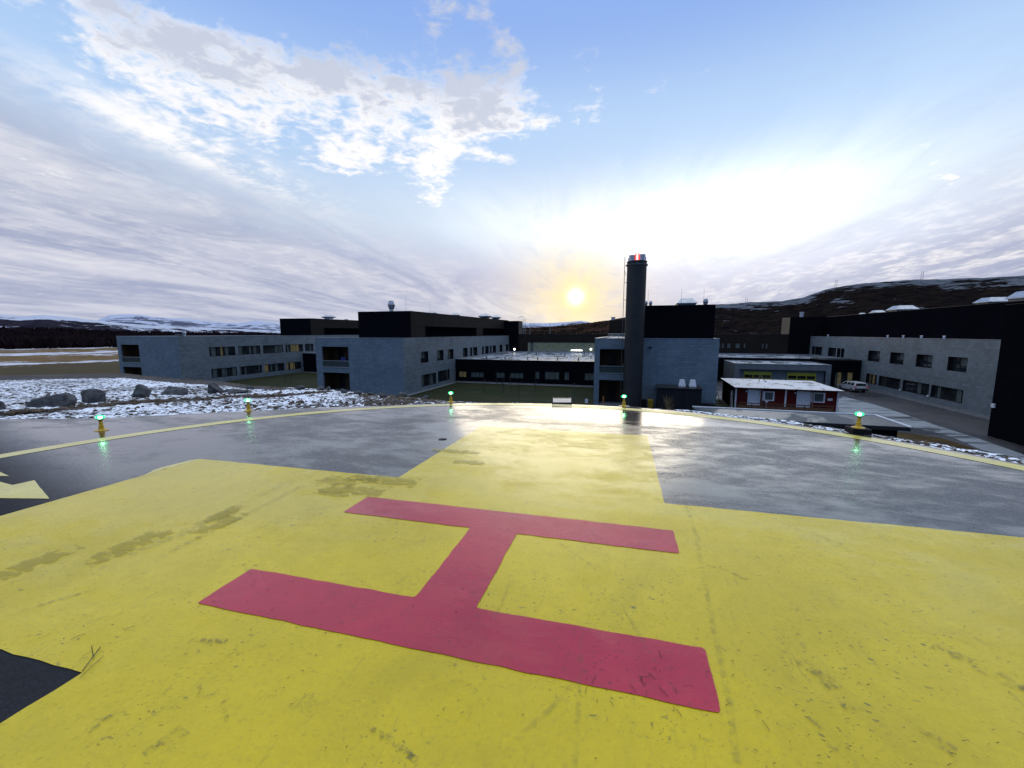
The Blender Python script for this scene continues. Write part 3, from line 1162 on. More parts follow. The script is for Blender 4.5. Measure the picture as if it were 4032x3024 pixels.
sheet('lawn', [(-76, 30), (-76, 76), (-45, 76), (-45, 68), (-4, 68), (-4, 46), (4, 42), (4, 20), (-40, 20)], 'lawn', G + .004, 'thin green lawn between the wings with faint snow')
sheet('road', [(4, 20), (4, 51), (10, 52), (10, 84), (35, 84), (35, 20)], 'road_damp', G + .008, 'damp dark asphalt yard in front of the right wing')
sheet('pavement', [(21.9, 53.6), (26.4, 65.2), (28.0, 67.5), (28.6, 61.3), (28.5, 56.4), (27.9, 48.2), (27.9, 44.2), (27.4, 38.6), (27.6, 30), (26, 30), (26.1, 36.7), (25.4, 39.4), (26.1, 43.5),
                   (26, 45), (24.8, 48.5), (24.0, 50.5), (17, 49.5), (12, 50), (12, 52.8)], 'frosted_paving', G + .012, 'pale frosted paving with dark wheel tracks')
sheet('verge', [(18, 43.2), (22.2, 44.6), (23.6, 44.0), (25.0, 43.0), (25.2, 40), (25.5, 36), (26, 30), (18, 30)], 'soil_grass', G + .014, 'brown grass verge beside the yard')
mb = MB()
for (a0, b0), (a1, b1) in zip([(33.6, 78.9), (34.4, 78.4), (34.6, 74), (34.75, 72.2), (34.8, 60), (34.8, 46)][:-1], [(34.4, 78.4), (34.6, 74), (34.75, 72.2), (34.8, 60), (34.8, 46)]):
    p0, p1 = Vector(wp(a0, b0, G + .01)), Vector(wp(a1, b1, G + .01))
    d = (p1 - p0).normalized()
    nn = Vector((-d.y, d.x, 0)) * .09
    h = Vector((0, 0, .13))
    mb.quad(p0 - nn + h, p1 - nn + h, p1 + nn + h, p0 + nn + h)
    mb.quad(p0 - nn, p1 - nn, p1 - nn + h, p0 - nn + h)
    mb.quad(p1 + nn, p0 + nn, p0 + nn + h, p1 + nn + h)
struct(mb.build('kerb', 'concrete'), 'pale concrete kerb along the foot of the right wing')
mb = MB()
mb.box(0, 23.8, 0, .5, 0, .06)
mb.box(-.5, -.02, -17, .0, 0, .06)
o = mb.build('path', 'concrete', loc=wp(-30.2, 67.5, G + .004))
o.rotation_euler = (0, 0, -TH)
struct(o, 'narrow pale path round the foot of the dark low building')


# ------------------------------------------------------------------ hills
def hill(name, mat, sky_pts, r0, r1, r2, z0, label, namp=.0, da=.12, rows=34, power=1.3, az0=None, az1=None):
    xs = [p[0] for p in sky_pts]
    ys = [p[1] for p in sky_pts]
    a0 = xs[0] if az0 is None else az0
    a1 = xs[-1] if az1 is None else az1
    cnt = int((a1 - a0) / da) + 1
    vs, rg = [], []
    tot = rows + 8
    for j in range(cnt):
        a = a0 + (a1 - a0) * j / (cnt - 1)
        sl_ = float(np.interp(a, xs, ys))
        sl_ += .0009 * noise.fractal(Vector((a * .8, r1 * .01, 0)), .9, 2.1, 5)
        zr = CAMZ + sl_ * r1
        for i in range(tot):
            if i < rows:
                t = i / (rows - 1)
                rr = r0 + (r1 - r0) * t
                z = z0 + (zr - z0) * t ** power
                x, y = rr * math.sin(R(a)), rr * math.cos(R(a))
                z += noise.fractal(Vector((x / (r1 * .06), y / (r1 * .06), 1.3)), .9, 2.1, 5) * namp * r1 * math.sin(math.pi * min(1, t)) * .5
            else:
                t = (i - rows + 1) / 8
                rr = r1 + (r2 - r1) * t
                z = zr - (zr - z0) * t ** 1.6
                x, y = rr * math.sin(R(a)), rr * math.cos(R(a))
            vs.append((x, y, z))
            rg.append(max(0, 1 - abs(i / (rows - 1) - 1) * 3.5))
    fs = [(j * tot + i, j * tot + i + 1, (j + 1) * tot + i + 1, (j + 1) * tot + i) for j in range(cnt - 1) for i in range(tot - 1)]
    me = bpy.data.meshes.new(name)
    me.from_pydata(vs, [], [f[::-1] for f in fs])
    me.materials.append(MATS[mat])
    at_ = me.attributes.new('ridge', 'FLOAT', 'POINT')
    at_.data.foreach_set('value', rg)
    me.polygons.foreach_set('use_smooth', [True] * len(fs))
    o = bpy.data.objects.new(name, me)
    COL.objects.link(o)
    return struct(o, label)


LN = [(-75, .022), (-62, .03), (-55, .024), (-50.7, .0268), (-49.5, .0263), (-48.2, .0282), (-46.1, .0244), (-44.7, .0207), (-43.0, .0169), (-40.7, .013), (-36.5, .0099), (-31.7, .0064), (-27.8, .0029), (-20, .002), (-12, .001)]
hill('hills', 'hill_left', LN, 430, 950, 1300, G - 1, 'low snow streaked ridge above the wood on the left', .012)
LF = [(-70, .012), (-50, .012), (-45.7, .0149), (-44.7, .0215), (-43.9, .0300), (-42.6, .0325), (-41.4, .0320), (-40.6, .0289), (-37.7, .0259), (-35.5, .0208), (-33.4, .0193), (-32.2, .0215), (-31.4, .0249), (-30.2, .022), (-29.1, .0197), (-25.0, .0139),
      (-15, .012), (-6, .018)]
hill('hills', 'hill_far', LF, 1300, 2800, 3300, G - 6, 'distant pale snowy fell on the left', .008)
CF = [(-8, .012), (-.9, .0213), (1.4, .0231), (4.7, .0231), (7.4, .0253), (9.4, .0282), (10.8, .0239), (13.1, .0149), (22, .01)]
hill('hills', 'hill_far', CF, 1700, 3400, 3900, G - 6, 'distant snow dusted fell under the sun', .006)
CN = [(-14, .002), (-6, .004), (-.9, .0063), (1.5, .0123), (4.3, .0135), (7.7, .0182), (10.8, .0239), (13.1, .0296), (15.0, .0351), (17.9, .0431), (22.5, .0474), (30, .05), (40, .05)]
hill('hills', 'hill_mid', CN, 420, 1000, 1300, G - 1, 'brown wooded hillside behind the glazed hall', .012)
RT = [(15, .030), (19, .044), (22.5, .0529), (25.9, .0601), (28.1, .061), (29.4, .0628), (32.7, .0632), (34.7, .069), (36.6, .0817), (38.1, .0865), (39.7, .0895), (43.5, .0903), (46.9, .0871), (50.4, .0855), (60, .08), (75, .05)]
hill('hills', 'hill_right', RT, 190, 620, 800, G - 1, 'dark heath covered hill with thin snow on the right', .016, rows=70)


def tufts(name, mat, n_, fz, label, hmin, hmax, azr, rr_, seed, blades=10):
    rs = random.Random(seed)
    vs, fs = [], []
    for _ in range(n_):
        a = rs.uniform(*azr)
        r_ = rs.uniform(*rr_)
        z = fz(a, r_)
        h = rs.uniform(hmin, hmax)
        x, y = r_ * math.sin(R(a)), r_ * math.cos(R(a))
        for k in range(blades):
            aa = rs.uniform(0, 6.28)
            lean = rs.uniform(.05, .45) * h
            w_ = rs.uniform(.05, .14) * h
            hh = h * rs.uniform(.6, 1)
            dx_, dy_ = math.cos(aa), math.sin(aa)
            b0 = len(vs)
            ox_, oy_ = x + dx_ * lean * .2, y + dy_ * lean * .2
            tx, ty = x + dx_ * lean, y + dy_ * lean
            vs.extend([(ox_ - dy_ * w_ * .15, oy_ + dx_ * w_ * .15, z - .3), (ox_ + dy_ * w_ * .15, oy_ - dx_ * w_ * .15, z - .3),
                       (tx + dy_ * w_ * .8, ty - dx_ * w_ * .8, z + hh * rs.uniform(.5, .8)), (tx + dy_ * w_ * rs.uniform(-.3, .6), ty - dx_ * w_ * .3, z + hh),
                       (tx - dy_ * w_ * .9, ty + dx_ * w_ * .9, z + hh * rs.uniform(.55, .95))])
            fs.append((b0, b0 + 1, b0 + 2, b0 + 3, b0 + 4))
    me = bpy.data.meshes.new(name)
    me.from_pydata(vs, [], fs)
    me.materials.append(MATS[mat])
    o = bpy.data.objects.new(name, me)
    COL.objects.link(o)
    return tag(o, label, 'wood', kind='stuff')


def hz(pts_, r0, r1, pw=1.3):
    xs, ys = [p[0] for p in pts_], [p[1] for p in pts_]
    def f(a, r_):
        zr = CAMZ + float(np.interp(a, xs, ys)) * r1
        t = max(0, (r_ - r0) / (r1 - r0))
        return (G if t <= 0 else G - 1 + (zr - G + 1) * t ** pw)
    return f


tufts('forest', 'forest_brown', 9000, hz(LN, 430, 950), 'leafless dark brown birch wood beyond the field', 4.5, 7.5, (-66, -24), (350, 620), 5, 11)
tufts('hillside_scrub', 'scrub_brown', 5000, hz(CN, 420, 1000), 'brown birch scrub on the hillside behind the hall', 2, 4.5, (-6, 30), (440, 960), 6, 7)

# masts on the right-hand hill
def mast(az_, sl_, r_, h, w_, lab):
    x, y = r_ * math.sin(R(az_)), r_ * math.cos(R(az_))
    z = CAMZ + sl_ * r_ - 1.5
    t = empty('mast', (x, y, z), -R(az_), label=lab, cat='mast', group='masts on the hill')
    for s_ in (-1, 1):
        m1 = MB()
        m1.tube([(s_ * w_, 0, 0), (s_ * w_ * .75, 0, h + 1.5)], .16, 5)
        m1.build('mast_pole', 'galv_dark', t)
    k = 2.0
    while k < h + 1.2:
        m2 = MB()
        m2.tube([(-w_ * .9, 0, k), (w_ * .9, 0, k)], .08, 4)
        m2.build('crossbar', 'galv_dark', t)
        k += 3.0


mast(29.1, .0630, 625, 6.5, 1.3, 'small pylon on the low snowy ridge right of the chimney')
mast(37.45, .0845, 622, 8.8, 1.0, 'tall twin pole mast on the hill, left of its lone neighbour')
mast(44.05, .0899, 622, 8.2, .9, 'twin pole mast farthest right on the dark hill')


# ------------------------------------------------------------------ buildings: frame (a along the fronts, b away from the pad)
def PTf(kind, P, s, z, n_=0.0):
    if kind == 'F':
        return (s, P - n_, z)
    if kind == 'K':
        return (s, P + n_, z)
    if kind == 'E':
        return (P + n_, s, z)
    return (P - n_, s, z)


def bx(mb, kind, P, s0, s1, z0, z1, n0, n1, mat=0):
    p, q = PTf(kind, P, s0, z0, n0), PTf(kind, P, s1, z1, n1)
    mb.box(p[0], q[0], p[1], q[1], p[2], q[2], mat)


def wall_face(mb, kind, P, s0, s1, z0, z1, holes=(), depth=.2, mat=0, rmat=None):
    ss = sorted({s0, s1, *[h[0] for h in holes], *[h[1] for h in holes]})
    zs = sorted({z0, z1, *[h[2] for h in holes], *[h[3] for h in holes]})
    fl = kind in 'KW'
    # keep orientation outwards
    def q(a0, a1, b0, b1, n_=0):
        p = [PTf(kind, P, a0, b0, n_), PTf(kind, P, a1, b0, n_), PTf(kind, P, a1, b1, n_), PTf(kind, P, a0, b1, n_)]
        mb.quad(*(p[::-1] if fl else p), mat=mat)
    for i in range(len(ss) - 1):
        for j in range(len(zs) - 1):
            cx_, cz_ = (ss[i] + ss[i + 1]) / 2, (zs[j] + zs[j + 1]) / 2
            if any(h[0] < cx_ < h[1] and h[2] < cz_ < h[3] for h in holes):
                continue
            q(ss[i], ss[i + 1], zs[j], zs[j + 1])
    for h in holes:
        d = h[4] if len(h) > 4 else depth
        c = [(h[0], h[2]), (h[1], h[2]), (h[1], h[3]), (h[0], h[3])]
        for k in range(4):
            (sa_, za_), (sb_, zb_) = c[k], c[(k + 1) % 4]
            mb.quad(PTf(kind, P, sa_, za_), PTf(kind, P, sb_, zb_), PTf(kind, P, sb_, zb_, -d), PTf(kind, P, sa_, za_, -d), mat=mat if rmat is None or d > .8 else rmat)


class Bld:
    def __init__(s, name, label, cat, a0, b0, z0=G, group=None):
        s.o = (a0, b0, z0)
        s.root = empty(name, wp(a0, b0, z0), -TH, label=label, cat=cat, group=group)

    def part(s, name, mb, mats, parent=None):
        return mb.build(name, mats, parent or s.root, off=s.o)


def body(B, a0, a1, b0, b1, ztop, mat, holes=None, z0=G - .3, roof='roof_frost', cap='flashing', wall='wall', capw=.35, rooflow=.12, sides='FKEW'):
    holes = holes or {}
    mb = MB()
    for k, P, s0, s1 in (('F', b0, a0, a1), ('K', b1, a0, a1), ('E', a1, b0, b1), ('W', a0, b0, b1)):
        if k in sides:
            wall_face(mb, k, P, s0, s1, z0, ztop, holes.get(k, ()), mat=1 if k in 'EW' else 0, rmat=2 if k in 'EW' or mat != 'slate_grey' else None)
    B.part(wall, mb, [mat, 'slate_sidelit' if mat == 'slate_grey' else mat, 'frame_dark'])
    mb = MB()
    mb.box(a0 + capw, a1 - capw, b0 + capw, b1 - capw, ztop - .4, ztop - rooflow)
    rf = B.part('roof', mb, roof)
    mb = MB()
    e = .03
    mb.box(a0 - e, a1 + e, b0 - e, b0 + capw, ztop, ztop + .035)
    mb.box(a0 - e, a1 + e, b1 - capw, b1 + e, ztop, ztop + .035)
    mb.box(a0 - e, a0 + capw, b0 + capw, b1 - capw, ztop, ztop + .035)
    mb.box(a1 - capw, a1 + e, b0 + capw, b1 - capw, ztop, ztop + .035)
    # inner faces of the upstand
    mb.box(a0 + capw - .02, a1 - capw + .02, b0 + capw - .02, b0 + capw, ztop - rooflow, ztop)
    mb.box(a0 + capw - .02, a1 - capw + .02, b1 - capw, b1 - capw + .02, ztop - rooflow, ztop)
    mb.box(a0 + capw - .02, a0 + capw, b0 + capw, b1 - capw, ztop - rooflow, ztop)
    mb.box(a1 - capw, a1 - capw + .02, b0 + capw, b1 - capw, ztop - rooflow, ztop)
    B.part('flashing', mb, cap)
    return rf


rw = random.Random(99)


def window(B, kind, P, s0, s1, z0, z1, cells=None, style='band', dep=.16, frame='frame_dark'):
    """frame with mullions > panes, set back in its opening"""
    s0, s1 = min(s0, s1), max(s0, s1)
    t = .07
    mb = MB()
    n0, n1 = -dep - .06, -dep + .04
    bx(mb, kind, P, s0, s1, z0, z0 + t, n0, n1)
    bx(mb, kind, P, s0, s1, z1 - t, z1, n0, n1)
    bx(mb, kind, P, s0, s0 + t, z0 + t, z1 - t, n0, n1)
    bx(mb, kind, P, s1 - t, s1, z0 + t, z1 - t, n0, n1)
    if cells is None:
        if style == 'band':
            cells = []
            x = 0
            tot = s1 - s0 - 2 * t
            while x < tot - .35:
                w_ = rw.choice([.28, .4, .75, .85, .6])
                w_ = min(w_, tot - x)
                cells.append((w_ / tot, rw.choice(['d', 'd', 'c', 'd', 'c'] if w_ > .5 else ['d', 'd', 'd', 'c'])))
                x += w_
            sm = sum(c[0] for c in cells)
            cells = [(c[0] / sm, c[1]) for c in cells]
        else:
            cells = [(1.0, 'd')]
    x = s0 + t
    W_ = s1 - s0 - 2 * t
    pb = MB()
    for i, (f_, typ) in enumerate(cells):
        x2 = x + W_ * f_
        if i < len(cells) - 1:
            bx(mb, kind, P, x2 - .035, x2 + .035, z0 + t, z1 - t, n0, n1 - .01)
        idx = {'d': 0, 'c': 1, 'l': 2, 'h': 3}[typ[0]]
        zz0, zz1 = z0 + t * .9, z1 - t * .9
        ps = [PTf(kind, P, x, zz0, -dep), PTf(kind, P, x2, zz0, -dep), PTf(kind, P, x2, zz1, -dep), PTf(kind, P, x, zz1, -dep)]
        if len(typ) > 1:       # half drawn blind
            zm = zz0 + (zz1 - zz0) * .42
            pm = [PTf(kind, P, x, zm, -dep), PTf(kind, P, x2, zm, -dep)]
            lo = [ps[0], ps[1], pm[1], pm[0]]
            hi = [pm[0], pm[1], ps[2], ps[3]]
            for qq, ix in ((lo, 0 if typ[1] == 'u' else 1), (hi, 1 if typ[1] == 'u' else 0)):
                pb.quad(*(qq[::-1] if kind in 'KW' else qq), mat=ix)
        else:
            pb.quad(*(ps[::-1] if kind in 'KW' else ps), mat=idx)
        x = x2
    f = B.part('window', mb, frame)
    B.part('pane', pb, ['pane_dark', 'pane_curtain', 'pane_lit', 'pane_hall'], f)
    return f


def loggia(B, s0, s1, P, z0, z1, depth=2.2, rail=None, floor='concrete'):
    """recess lined with timber in a front wall"""
    mb = MB()
    q = lambda *p: mb.quad(*p)
    e = .0
    yb = P + depth
    mb.quad((s0, yb, z0), (s1, yb, z0), (s1, yb, z1), (s0, yb, z1))
    mb.quad((s0, P + .21, z0), (s0, yb, z0), (s0, yb, z1), (s0, P + .21, z1))
    mb.quad((s1, yb, z0), (s1, P + .21, z0), (s1, P + .21, z1), (s1, yb, z1))
    mb.quad((s0, P + .21, z1), (s1, P + .21, z1), (s1, yb, z1), (s0, yb, z1))
    mb.quad((s0, P + .21, z0), (s0, yb, z0), (s1, yb, z0), (s1, P + .21, z0), mat=1)
    l = B.part('loggia', mb, ['wood_lining', floor])
    mb = MB()
    mb.box(s0 + .9, s0 + 1.9, yb - .08, yb - .02, z0 + .02, z1 - .35)
    B.part('loggia_door', mb, 'pane_dark', l)
    if rail:
        mb = MB()
        mb.box(s0 + .02, s1 - .02, P + .08, P + .10, z0 + .05, rail - .03)
        g = B.part('balustrade', mb, 'balustrade_glass')
        mb = MB()
        mb.box(s0, s1, P + .05, P + .13, rail - .03, rail + .03)
        mb.box(s0, s1, P - .06, P + .14, z0 - .02, z0 + .05)
        B.part('rail', mb, 'flashing', g)


def vent(B, a, b, z, w_, h, style=0):
    mb = MB()
    k = 1.0 / math.cos(math.pi / 4)
    if style == 0:      # waisted square cowl
        prof = [(.27, -.1), (.27, .28), (.50, .56), (.50, .62), (.24, 1.0), (0, 1.0)]
        mb.lathe([(r_ * w_ * k, z_ * h) for r_, z_ in prof], a, b, z, 4, smooth=False, rot=math.pi / 4)
    elif style == 1:    # low wide hipped cover
        mbb = MB()
        mbb.lathe([(.45 * w_ * k, -.1), (.45 * w_ * k, .42 * h)], a, b, z, 4, smooth=False, rot=math.pi / 4)
        B.part('vent_base', mbb, 'galv_dark')
        prof = [(.46, .42), (.52, .44), (.52, .52), (.30, 1.12), (0, 1.12)]
        mb.lathe([(r_ * w_ * k, z_ * h) for r_, z_ in prof], a, b, z, 4, smooth=False, rot=math.pi / 4)
    elif style == 2:    # tall octagonal cowl
        prof = [(.30, -.1), (.30, .25), (.36, .3), (.50, .62), (.50, .66), (.32, .98), (0, 1.0)]
        mb.lathe([(r_ * w_, z_ * h) for r_, z_ in prof], a, b, z, 8, smooth=False)
    else:
        mb.lathe([(.5 * w_, -.1), (.5 * w_, h * .8), (.6 * w_, h * .82), (.6 * w_, h), (0, h)], a, b, z, 10)
    return B.part('roof_vent', mb, 'galvanised')


def antenna(B, a, b, z, h):
    mb = MB()
    mb.tube([(a, b, z), (a, b, z + h)], .02, 4, r1=.008)
    return B.part('antenna', mb, 'galv_dark')


RZ = .93   # roof of the two-storey wings


def penthouse(B, a0, a1, b0, b1, ztop, face, s_holes, mat='board_dark', fmat='board_black'):
    holes = {face: [(*h, 1.1) for h in s_holes]}
    mb = MB()
    for k, P, s0, s1 in (('F', b0, a0, a1), ('K', b1, a0, a1), ('E', a1, b0, b1), ('W', a0, b0, b1)):
        wall_face(mb, k, P, s0, s1, RZ - .2, ztop, holes.get(k, ()), mat=1 if k == 'F' else 0)
    mb.box(a0 + .02, a1 - .02, b0 + .02, b1 - .02, ztop - .25, ztop - .05, mat=1)
    P = {'E': a1, 'W': a0}[face]
    for h in s_holes:
        p = [PTf(face, P, h[0], h[2], -1.08), PTf(face, P, h[1], h[2], -1.08), PTf(face, P, h[1], h[3], -1.08), PTf(face, P, h[0], h[3], -1.08)]
        mb.quad(*p, mat=1)
    ph = B.part('penthouse', mb, [mat, fmat])
    mb = MB()
    e = .04
    mb.box(a0 - e, a1 + e, b0 - e, b0 + .25, ztop, ztop + .05)
    mb.box(a0 - e, a1 + e, b1 - .25, b1 + e, ztop, ztop + .05)
    mb.box(a0 - e, a0 + .25, b0 + .25, b1 - .25, ztop, ztop + .05)
    mb.box(a1 - .25, a1 + e, b0 + .25, b1 - .25, ztop, ztop + .05)
    B.part('flashing', mb, 'flashing_dark', ph)
    return ph


# --- first wing (far left)
B1 = Bld('hospital_wing', 'leftmost grey two storey wing with two rows of long windows', 'building', -86.2, 49.7, group='grey two storey wings')
up = [(54.7, 59.63), (60.25, 65.07), (65.75, 70.65), (71.3, 76.17), (76.84, 79.32)]
lo = [(54.73, 59.67), (60.24, 65.11), (65.79, 70.66), (71.28, 75.35)]
hE = [(s0, s1, -2.5, -.85) for s0, s1 in up] + [(s0, s1, -6.32, -4.70) for s0, s1 in lo]
hF = [(-85.36, -80.93, -3.45, -.37), (-85.36, -80.85, -6.9, -4.21)]
body(B1, -86.2, -71.6, 49.7, 101, RZ + .12, 'slate_grey', {'E': hE, 'F': hF})
cells_ = [[(.07, 'd'), (.18, 'c'), (.06, 'd'), (.12, 'd'), (.10, 'l'), (.08, 'd'), (.15, 'c'), (.1, 'd'), (.14, 'd')], [(.2, 'c'), (.3, 'd'), (.1, 'c'), (.1, 'd'), (.15, 'c'), (.15, 'd')], None, [(.1, 'd'), (.1, 'c'), (.1, 'd'), (.15, 'l'), (.15, 'l'), (.2, 'l'), (.2, 'd')], None]
for (s0, s1), c_ in zip(up, cells_):
    window(B1, 'E', -71.6, s0, s1, -2.5, -.85, c_)
cells_ = [None, None, [(.2, 'l'), (.1, 'd'), (.1, 'c'), (.15, 'd'), (.15, 'c'), (.1, 'd'), (.2, 'd')], [(.15, 'l'), (.1, 'd'), (.25, 'l'), (.1, 'l'), (.4, 'd')]]
for (s0, s1), c_ in zip(lo, cells_):
    window(B1, 'E', -71.6, s0, s1, -6.32, -4.70, c_)
loggia(B1, -85.36, -80.93, 49.7, -3.45, -.37, 2.2, -2.5)
loggia(B1, -85.36, -80.85, 49.7, -6.9, -4.21, 2.2)
penthouse(B1, -82.5, -73.5, 81, 104, 5.0, 'E', [(85.4, 99.5, 1.15, 2.85)])
vent(B1, -73.6, 52.2, RZ + .1, .55, .95, 2)
mb = MB()
mb.box(-75.6, -74.6, 52, 53, RZ, RZ + .5)
B1.part('roof_box', mb, 'galv_dark')
vent(B1, -83.8 + 5, 88, 5.0, .7, .35, 0)
vent(B1, -74.2, 88, 5.0, 2.6, .95, 0)
vent(B1, -74.5, 95, 5.0, .8, .3, 1)

# --- link between the first and second wing
L0 = Bld('link_building', 'low black building joining the leftmost wing to the second wing', 'building', -71.5, 76, group='low dark link buildings')
body(L0, -71.58, -45.62, 76.0, 101, -2.9, 'board_black', {'F': [(-68.2, -64.2, -5.95, -4.5)]})
window(L0, 'F', 76.0, -68.2, -64.2, -5.95, -4.5, [(.15, 'l'), (.1, 'd'), (.2, 'l'), (.1, 'l'), (.2, 'd'), (.25, 'c')])
mb = MB()
mb.box(-71.5, -45.7, 75.4, 75.95, G, G + .08)
L0.part('plinth', mb, 'concrete')

# --- second wing
B2 = Bld('hospital_wing', 'second grey wing from the left with a blue cloth in its balcony', 'building', -45.4, 50.75, group='grey two storey wings')
upw = [(55.56, 57.92, 'h'), (60.87, 63.25, 'h'), (64.85, 67.24, 'h'), (71.41, 73.7, 'h'), (75.0, 76.0, 'd'), (76.43, 78.78, 'd'), (81.57, 82.58, 'd'), (83.41, 85.64, 'h'), (86.51, 87.58, 'd'), (88.36, 90.59, 'd'), (93.32, 95.43, 'd'), (98.27, 100.5, 'd')]
hE = [(s0, s1, -2.88, -1.18, .45) for s0, s1, _ in upw] + [(55.55, 60.38, -6.5, -4.7), (61.06, 65.5, -6.4, -4.6)]
hF = [(-44.3, -39.7, -3.38, -.36), (-44.28, -39.7, -6.9, -4.17)]
body(B2, -45.4, -30.7, 50.75, 101, RZ, 'slate_grey', {'E': hE, 'F': hF})
for s0, s1, k in upw:
    window(B2, 'E', -30.7, s0, s1, -2.88, -1.18, [(.45, 'du'), (.55, 'd')] if k == 'h' else [(1, 'd')], dep=.34)
window(B2, 'E', -30.7, 55.55, 60.38, -6.5, -4.7)
window(B2, 'E', -30.7, 61.06, 65.5, -6.4, -4.6)
loggia(B2, -44.3, -39.7, 50.75, -3.38, -.36, 2.4, -2.42)
loggia(B2, -44.28, -39.7, 50.75, -6.9, -4.17, 2.4)
penthouse(B2, -41.1, -32, 55.2, 104.9, 4.82, 'E', [(59.6, 81.85, 1.0, 2.68), (85.75, 104.5, 1.0, 2.68)])
vent(B2, -36, 56.5, 4.8, 1.15, 1.75, 2)
vent(B2, -35.0, 62, 4.8, .9, .3, 1)
vent(B2, -36, 70, 4.8, 1.3, .75, 0)
vent(B2, -36, 80, 4.8, 1.6, .85, 0)
vent(B2, -36, 98, 4.8, 2.7, 1.55, 0)
vent(B2, -35, 103.5, 4.8, 2.2, 1.4, 0)
antenna(B2, -33.5, 56.5, 4.8, 2.6)
antenna(B2, -32.6, 62.5, 4.8, 2.0)
t = empty('storage_bag', wp(-41.7, 52.2, -3.38), -TH, label='big blue bundle on the upper balcony of the second wing', cat='bundle')
o = rock_mesh('bundle', 'blue_cloth', 1.5, .8, 1.35, 77)
o.parent = t
t2 = empty('balcony_table', wp(-40.35, 51.7, -3.38), -TH, label='slim white side table on the upper balcony beside the blue bundle', cat='table')
mb = MB()
mb.lathe([(.0, .82), (.28, .82), (.28, .86), (0, .86)], n=16)
mb.build('tabletop', 'white_paint', t2)
mb = MB()
mb.lathe([(.16, 0), (.16, .03), (.05, .06), (.04, .5), (.12, .8)], n=12)
mb.build('leg', 'white_paint', t2)

# --- dark low building between second wing and chimney wing
L1 = Bld('link_building', 'long low black building with seven pale windows behind the lawn', 'building', -30.65, 68, group='low dark link buildings')
lw = [(-30.1, -28.6, -6.22, -5.17, 2), (-27.79, -25.32, -6.18, -5.19, 3), (-23.06, -21.46, -6.15, -5.15, 2), (-20.52, -18.1, -6.12, -5.13, 3), (-16.06, -15.29, -6.12, -4.80, 1), (-14.4, -11.92, -6.14, -4.77, 3), (-11.12, -10.26, -6.15, -4.77, 1), (-7.77, -6.0, -6.08, -4.83, 2)]
body(L1, -30.68, -4.7, 68, 101, -3.0, 'board_black', {'F': [w_[:4] for w_ in lw]}, roof='roof_frost', capw=.45, rooflow=.22)
for i, (s0, s1, z0, z1, k) in enumerate(lw):
    window(L1, 'F', 68, s0, s1, z0, z1, [(1 / k, 'l' if i == 0 else 'c')] * k, dep=.10)
for i, (a, b) in enumerate([(-27, 74), (-22.5, 71.5), (-18.4, 72.0), (-16.9, 73.5), (-12.8, 71.2), (-9.4, 72.8), (-21, 90), (-14, 86), (-8, 80), (-11, 95)]):
    mb = MB()
    mb.lathe([(.10, 0), (.10, .42), (.16, .44), (.16, .52), (0, .55)], a, b, -3.22, 8)
    L1.part('roof_pipe', mb, 'galv_dark')
mb = MB()
mb.box(-30.6, -4.75, 67.90, 67.98, G, G + .25)
L1.part('plinth', mb, 'concrete')

# --- spine: long dark building across the back
SP = Bld('main_hall', 'long dark main building across the back with a glazed hall', 'building', -28, 101, group=None)
gl = (-25.84, -6.2, -2.98, -.73)
wn = [(17.75, 18.11), (18.29, 18.87), (19.4, 20.14), (21.01, 21.96), (22.61, 23.07), (26.11, 26.57), (26.87, 27.33)]
body(SP, -100, 60, 101.05, 116, 1.30, 'board_dark', {'F': [gl, (-30.53, -28.71, -3.0, -1.0)] + [(a0, a1, -1.74, -.57) for a0, a1 in wn]}, cap='flashing_dark')
window(SP, 'F', 101.05, *gl[:2], gl[2], gl[3], [(.03, 'h'), (.04, 'c'), (.04, 'h'), (.11, 'h'), (.08, 'h'), (.12, 'h'), (.08, 'h'), (.12, 'h'), (.08, 'h'), (.12, 'h'), (.08, 'h'), (.10, 'h')], frame='frame_grey')
window(SP, 'F', 101.05, -30.53, -28.71, -3.0, -1.0, [(.5, 'd'), (.5, 'h')])
for a0, a1 in wn:
    window(SP, 'F', 101.05, a0, a1, -1.74, -.57, [(1, 'c')], dep=.1)
mb = MB()
for a in (-25.5, -20.4):
    mb.tube([(a, 102, 1.2), (a, 102, 4.0)], .06, 6)
SP.part('roof_pole', mb, 'galvanised')
for a0, a1, b0, b1, zt, mt in ((-32.0, -28.26, 101.0, 104.95, 4.62, 'board_black'), (-5.98, 2.5, 100.8, 106, 4.65, 'board_dark'), (31.1, 37.45, 100.9, 106, 4.92, 'board_black')):
    mb = MB()
    zb_ = G if a0 < -30 else .8
    mb.box(a0, a1, b0, b1, G if a0 > 30 else zb_, zt)
    SP.part('stair_tower', mb, mt)
for q_ in ((31.04, 31.09, 100.95, 106, 1.35, 4.9), (-28.25, -28.20, 101.1, 104.9, 1.35, 4.6)):
    mb = MB()
    mb.box(*q_)
    SP.part('tower_cladding', mb, 'panel_brown')
mb = MB()
for s_ in (0, .55):
    mb.tube([(-27.9 + s_, 104.5, 1.3), (-27.9 + s_, 104.5, 5.4), (-28.4 + s_ * .4, 104.5, 5.9), (-29.2 + s_ * .4, 104.5, 5.6)], .035, 5)
for k in range(12):
    mb.tube([(-27.9, 104.5, 1.6 + k * .32), (-27.35, 104.5, 1.6 + k * .32)], .02, 4)
SP.part('roof_ladder', mb, 'galvanised')
vent(SP, -5.2, 102, 4.65, .9, .7, 3)
vent(SP, 33.4, 102, 4.9, .7, 1.1, 3)
for a, z_ in ((-29.2, -2.47), (-10.13, -2.26)):
    mb = MB()
    mb.lathe([(0, -.22), (.16, -.15), (.22, 0), (.16, .15), (0, .22)], a, 100.75, z_, 12)
    t = SP.part('wall_lamp', mb, 'lamp_white')
mb = MB()
